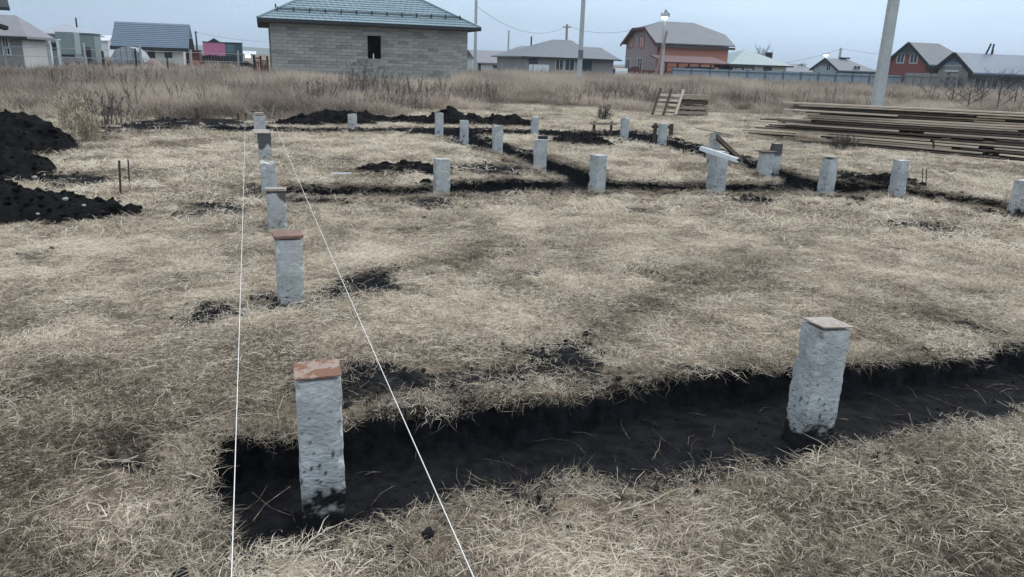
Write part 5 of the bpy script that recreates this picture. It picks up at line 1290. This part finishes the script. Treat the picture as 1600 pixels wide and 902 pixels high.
# ------------------------------------------------------------------ board stack
random.seed(11)
NL = 18
fr0, fr1 = Vector((7.25, 17.5, 0)), Vector((9.75, 15.0, 0))       # front foot line, left and right
bk0, bk1 = Vector((6.55, 18.2, 0)), Vector((12.1, 16.0, 0))       # top rear line
labels = {}
mats_b = [m_board, m_board_pale, m_board_dark]
def put_board(a, b, k, t, mi, w=.15, h=.04):
    lay = 'bottom' if t < .25 else 'lower' if t < .5 else 'upper' if t < .8 else 'top'
    col = ('grey brown', 'pale', 'dark')[mi]
    dp_ = ('front', 'second', 'inner')[min(k, 2)]
    board('timber_board', a, b, w, h, mats_b[mi], '%s board at the %s of the %s layers in the long timber stack' % (col, dp_, lay), 'board', group='%s boards, %s layers, %s of the timber stack' % (col, lay, dp_))
mesh_cnt = 0
for L_ in range(NL):
    t = L_/(NL-1); z_ = .03+.80*t
    A = fr0.lerp(bk0, t); Bq = fr1.lerp(bk1, t); d = (Bq-A); d.z = 0; ln = d.length; x = d.normalized(); nrm = Vector((-x.y, x.x, 0))
    ext0 = {5: -.9, 6: -1.6, 7: -1.3, 8: -.8, 4: -.2}.get(L_, 0)+random.uniform(-.25, .35); ext1 = random.uniform(-.5, .4)+(1.6 if t > .3 else .2)+t*1.5
    for k in range(6 if L_ < NL-2 else 4):
        u = ext0+k*random.uniform(-.1, .25)
        while u < ln+ext1:
            l_ = random.choice((2.4, 3.2, 4.2, 5.5)); e = min(u+l_, ln+ext1+.4)
            if e-u < .6: break
            off = k*.165+random.uniform(-.03, .035); sk = random.uniform(-.03, .03)
            mi = random.choices((0, 1, 2), (4, 0, 4) if k == 0 else (1, 0, 6))[0]  # inner boards mostly dark: shade in the gaps put into their colour
            if L_ in (NL-1, 12, 8, 4, 0) and k == 0: mi = 1
            elif k == 0 and random.random() < .22: mi = 1
            p0 = A+x*u+nrm*off; p1 = A+x*e+nrm*(off+sk); p0.z = z_+random.uniform(-.004, .004); p1.z = z_+random.uniform(-.016, .014)
            put_board(p0, p1, k, t, mi, h=random.choice((.020, .025, .030, .034))); u = e+random.uniform(.02, .5); mesh_cnt += 1
    if L_ % 1 == 0 and L_ < NL-1:
        for f in (.12, .5, .84):
            c0 = A+x*(ln*f+random.uniform(-.1, .1)+ext0*.4)+nrm*.02; c1 = c0+nrm*.62; c0.z = c1.z = z_+.030
            tag(MB().bar(c0, c1, .05, .016).build('spacer_stick', m_board_dark), 'dark spacer stick between the layers of the long timber stack', 'spacer stick', 'spacer sticks between the board layers')
# top long pale boards and the loose group at the left
for k, (a, b_, z1, z2) in enumerate([((1224, 160), (1640, 179), 18.3, 16.1), ((1225, 171), (1402, 181), 18.0, 17.2)]):
    board('timber_board', P(a[0], a[1], z1), P(b_[0], b_[1], z2), .15, .028, m_board_pale, ['very long pale board running along the whole top of the timber stack', 'pale board projecting left just under the top of the timber stack'][k], 'board')
for k, (px, py, l_, mi, zz) in enumerate([(1166, 210, .9, 1, .03), (1170, 208, 1.1, 2, .07), (1160, 203, 1.3, 0, .12), (1172, 197, 1.7, 1, .20), (1180, 199, 1.2, 2, .16), (1188, 186, 1.5, 2, .30), (1196, 184, 1.8, 0, .34), (1185, 190, 1.6, 0, .26)]):
    a = G(px, py, zz); b_ = a+Vector((l_*.9, -l_*.42, 0)); board('timber_board', a, b_, .15, .03, mats_b[mi], '%s loose board poking out at the left foot of the timber stack' % ('grey brown', 'pale', 'dark')[mi], 'board', group='%s loose boards left of the timber stack' % ('grey brown', 'pale', 'dark')[mi])
print('boards', mesh_cnt)
board('upright_stake', P(1459, 232, 15.6), P(1458, 219, 15.6), .03, .03, m_rebar, 'short dark stake standing against the front of the timber stack', 'stake')
meadow('tall_meadow_grass', ['tall']*6, 42000, 18, 62, .9, 1.4, 'tall uncut grey brown meadow grass behind the building plot', 200)
def weed_tuft(seedv):
    random.seed(seedv); mb = MB()
    for k in range(9):
        b = Vector((random.gauss(0, .12), random.gauss(0, .12), 0)); h = random.uniform(.5, 1.15); tip = b+Vector((random.gauss(0, .22), random.gauss(0, .22), 1))*h
        mid = b.lerp(tip, .5)+Vector((random.gauss(0, .04), random.gauss(0, .04), 0)); mb.tube([b, mid, tip], [.007, .006, .003], 3)
        for j in range(9):
            q = mid.lerp(tip, random.random()); a = random.uniform(0, 6.28); d = Vector((math.cos(a), math.sin(a), random.uniform(.4, 1.5)))*random.uniform(.05, .14); sd_ = Vector((-math.sin(a), math.cos(a), 0))*.010
            mb.add([q-sd_, q+sd_, q+d], [(0, 1, 2)])
    return raw_mesh(mb, 'weed_tuft', m_weed)
X, Y = sample(5200, 20, 85, R(42)); rr = np.sqrt(X*X+Y*Y); k = (rr > bound(X, Y)*.92) & (fbm(X*.35+3, Y*.35+20, 3) > .5) & (sdf(STACK, X, Y) > .2)
for (fx, fy, fr) in FOOT: k &= (X-fx)**2+(Y-fy)**2 > fr*fr
X, Y = X[k], Y[k]; n = len(X); sw = RNG.uniform(.45, 1.05, n)*np.interp(np.sqrt(X*X+Y*Y), [20, 45, 80], [1, .8, .75])
tag(scatter('weed_stalks', [weed_tuft(400+i) for i in range(6)], np.stack([X, Y, terrain(X, Y)[0]], -1), RNG.uniform(0, 6.28, n), sw, .55+RNG.normal(0, .25, n), RNG.normal(0, .12, (n, 2))), 'ragged dark weed stalks standing out of the meadow grass', 'weeds')
meadow('far_meadow_grass', ['far']*6, 36000, 55, 330, 1.0, 1.6, 'far dry meadow around the houses', 220)
# ------------------------------------------------------------------ evening haze over the steppe
hm = bpy.data.materials.new('haze'); hm.use_nodes = True; hn = hm.node_tree.nodes; hl = hm.node_tree.links
hn.remove(hn['Principled BSDF']); pv = hn.new('ShaderNodeVolumePrincipled'); pv.inputs['Color'].default_value = (.80, .90, 1, 1); pv.inputs['Density'].default_value = .0003
hl.new(pv.outputs[0], hn['Material Output'].inputs['Volume'])
tag(MB().box(-5600, 5600, -5600, 5600, -7, 75).build('haze', hm), kind='stuff')
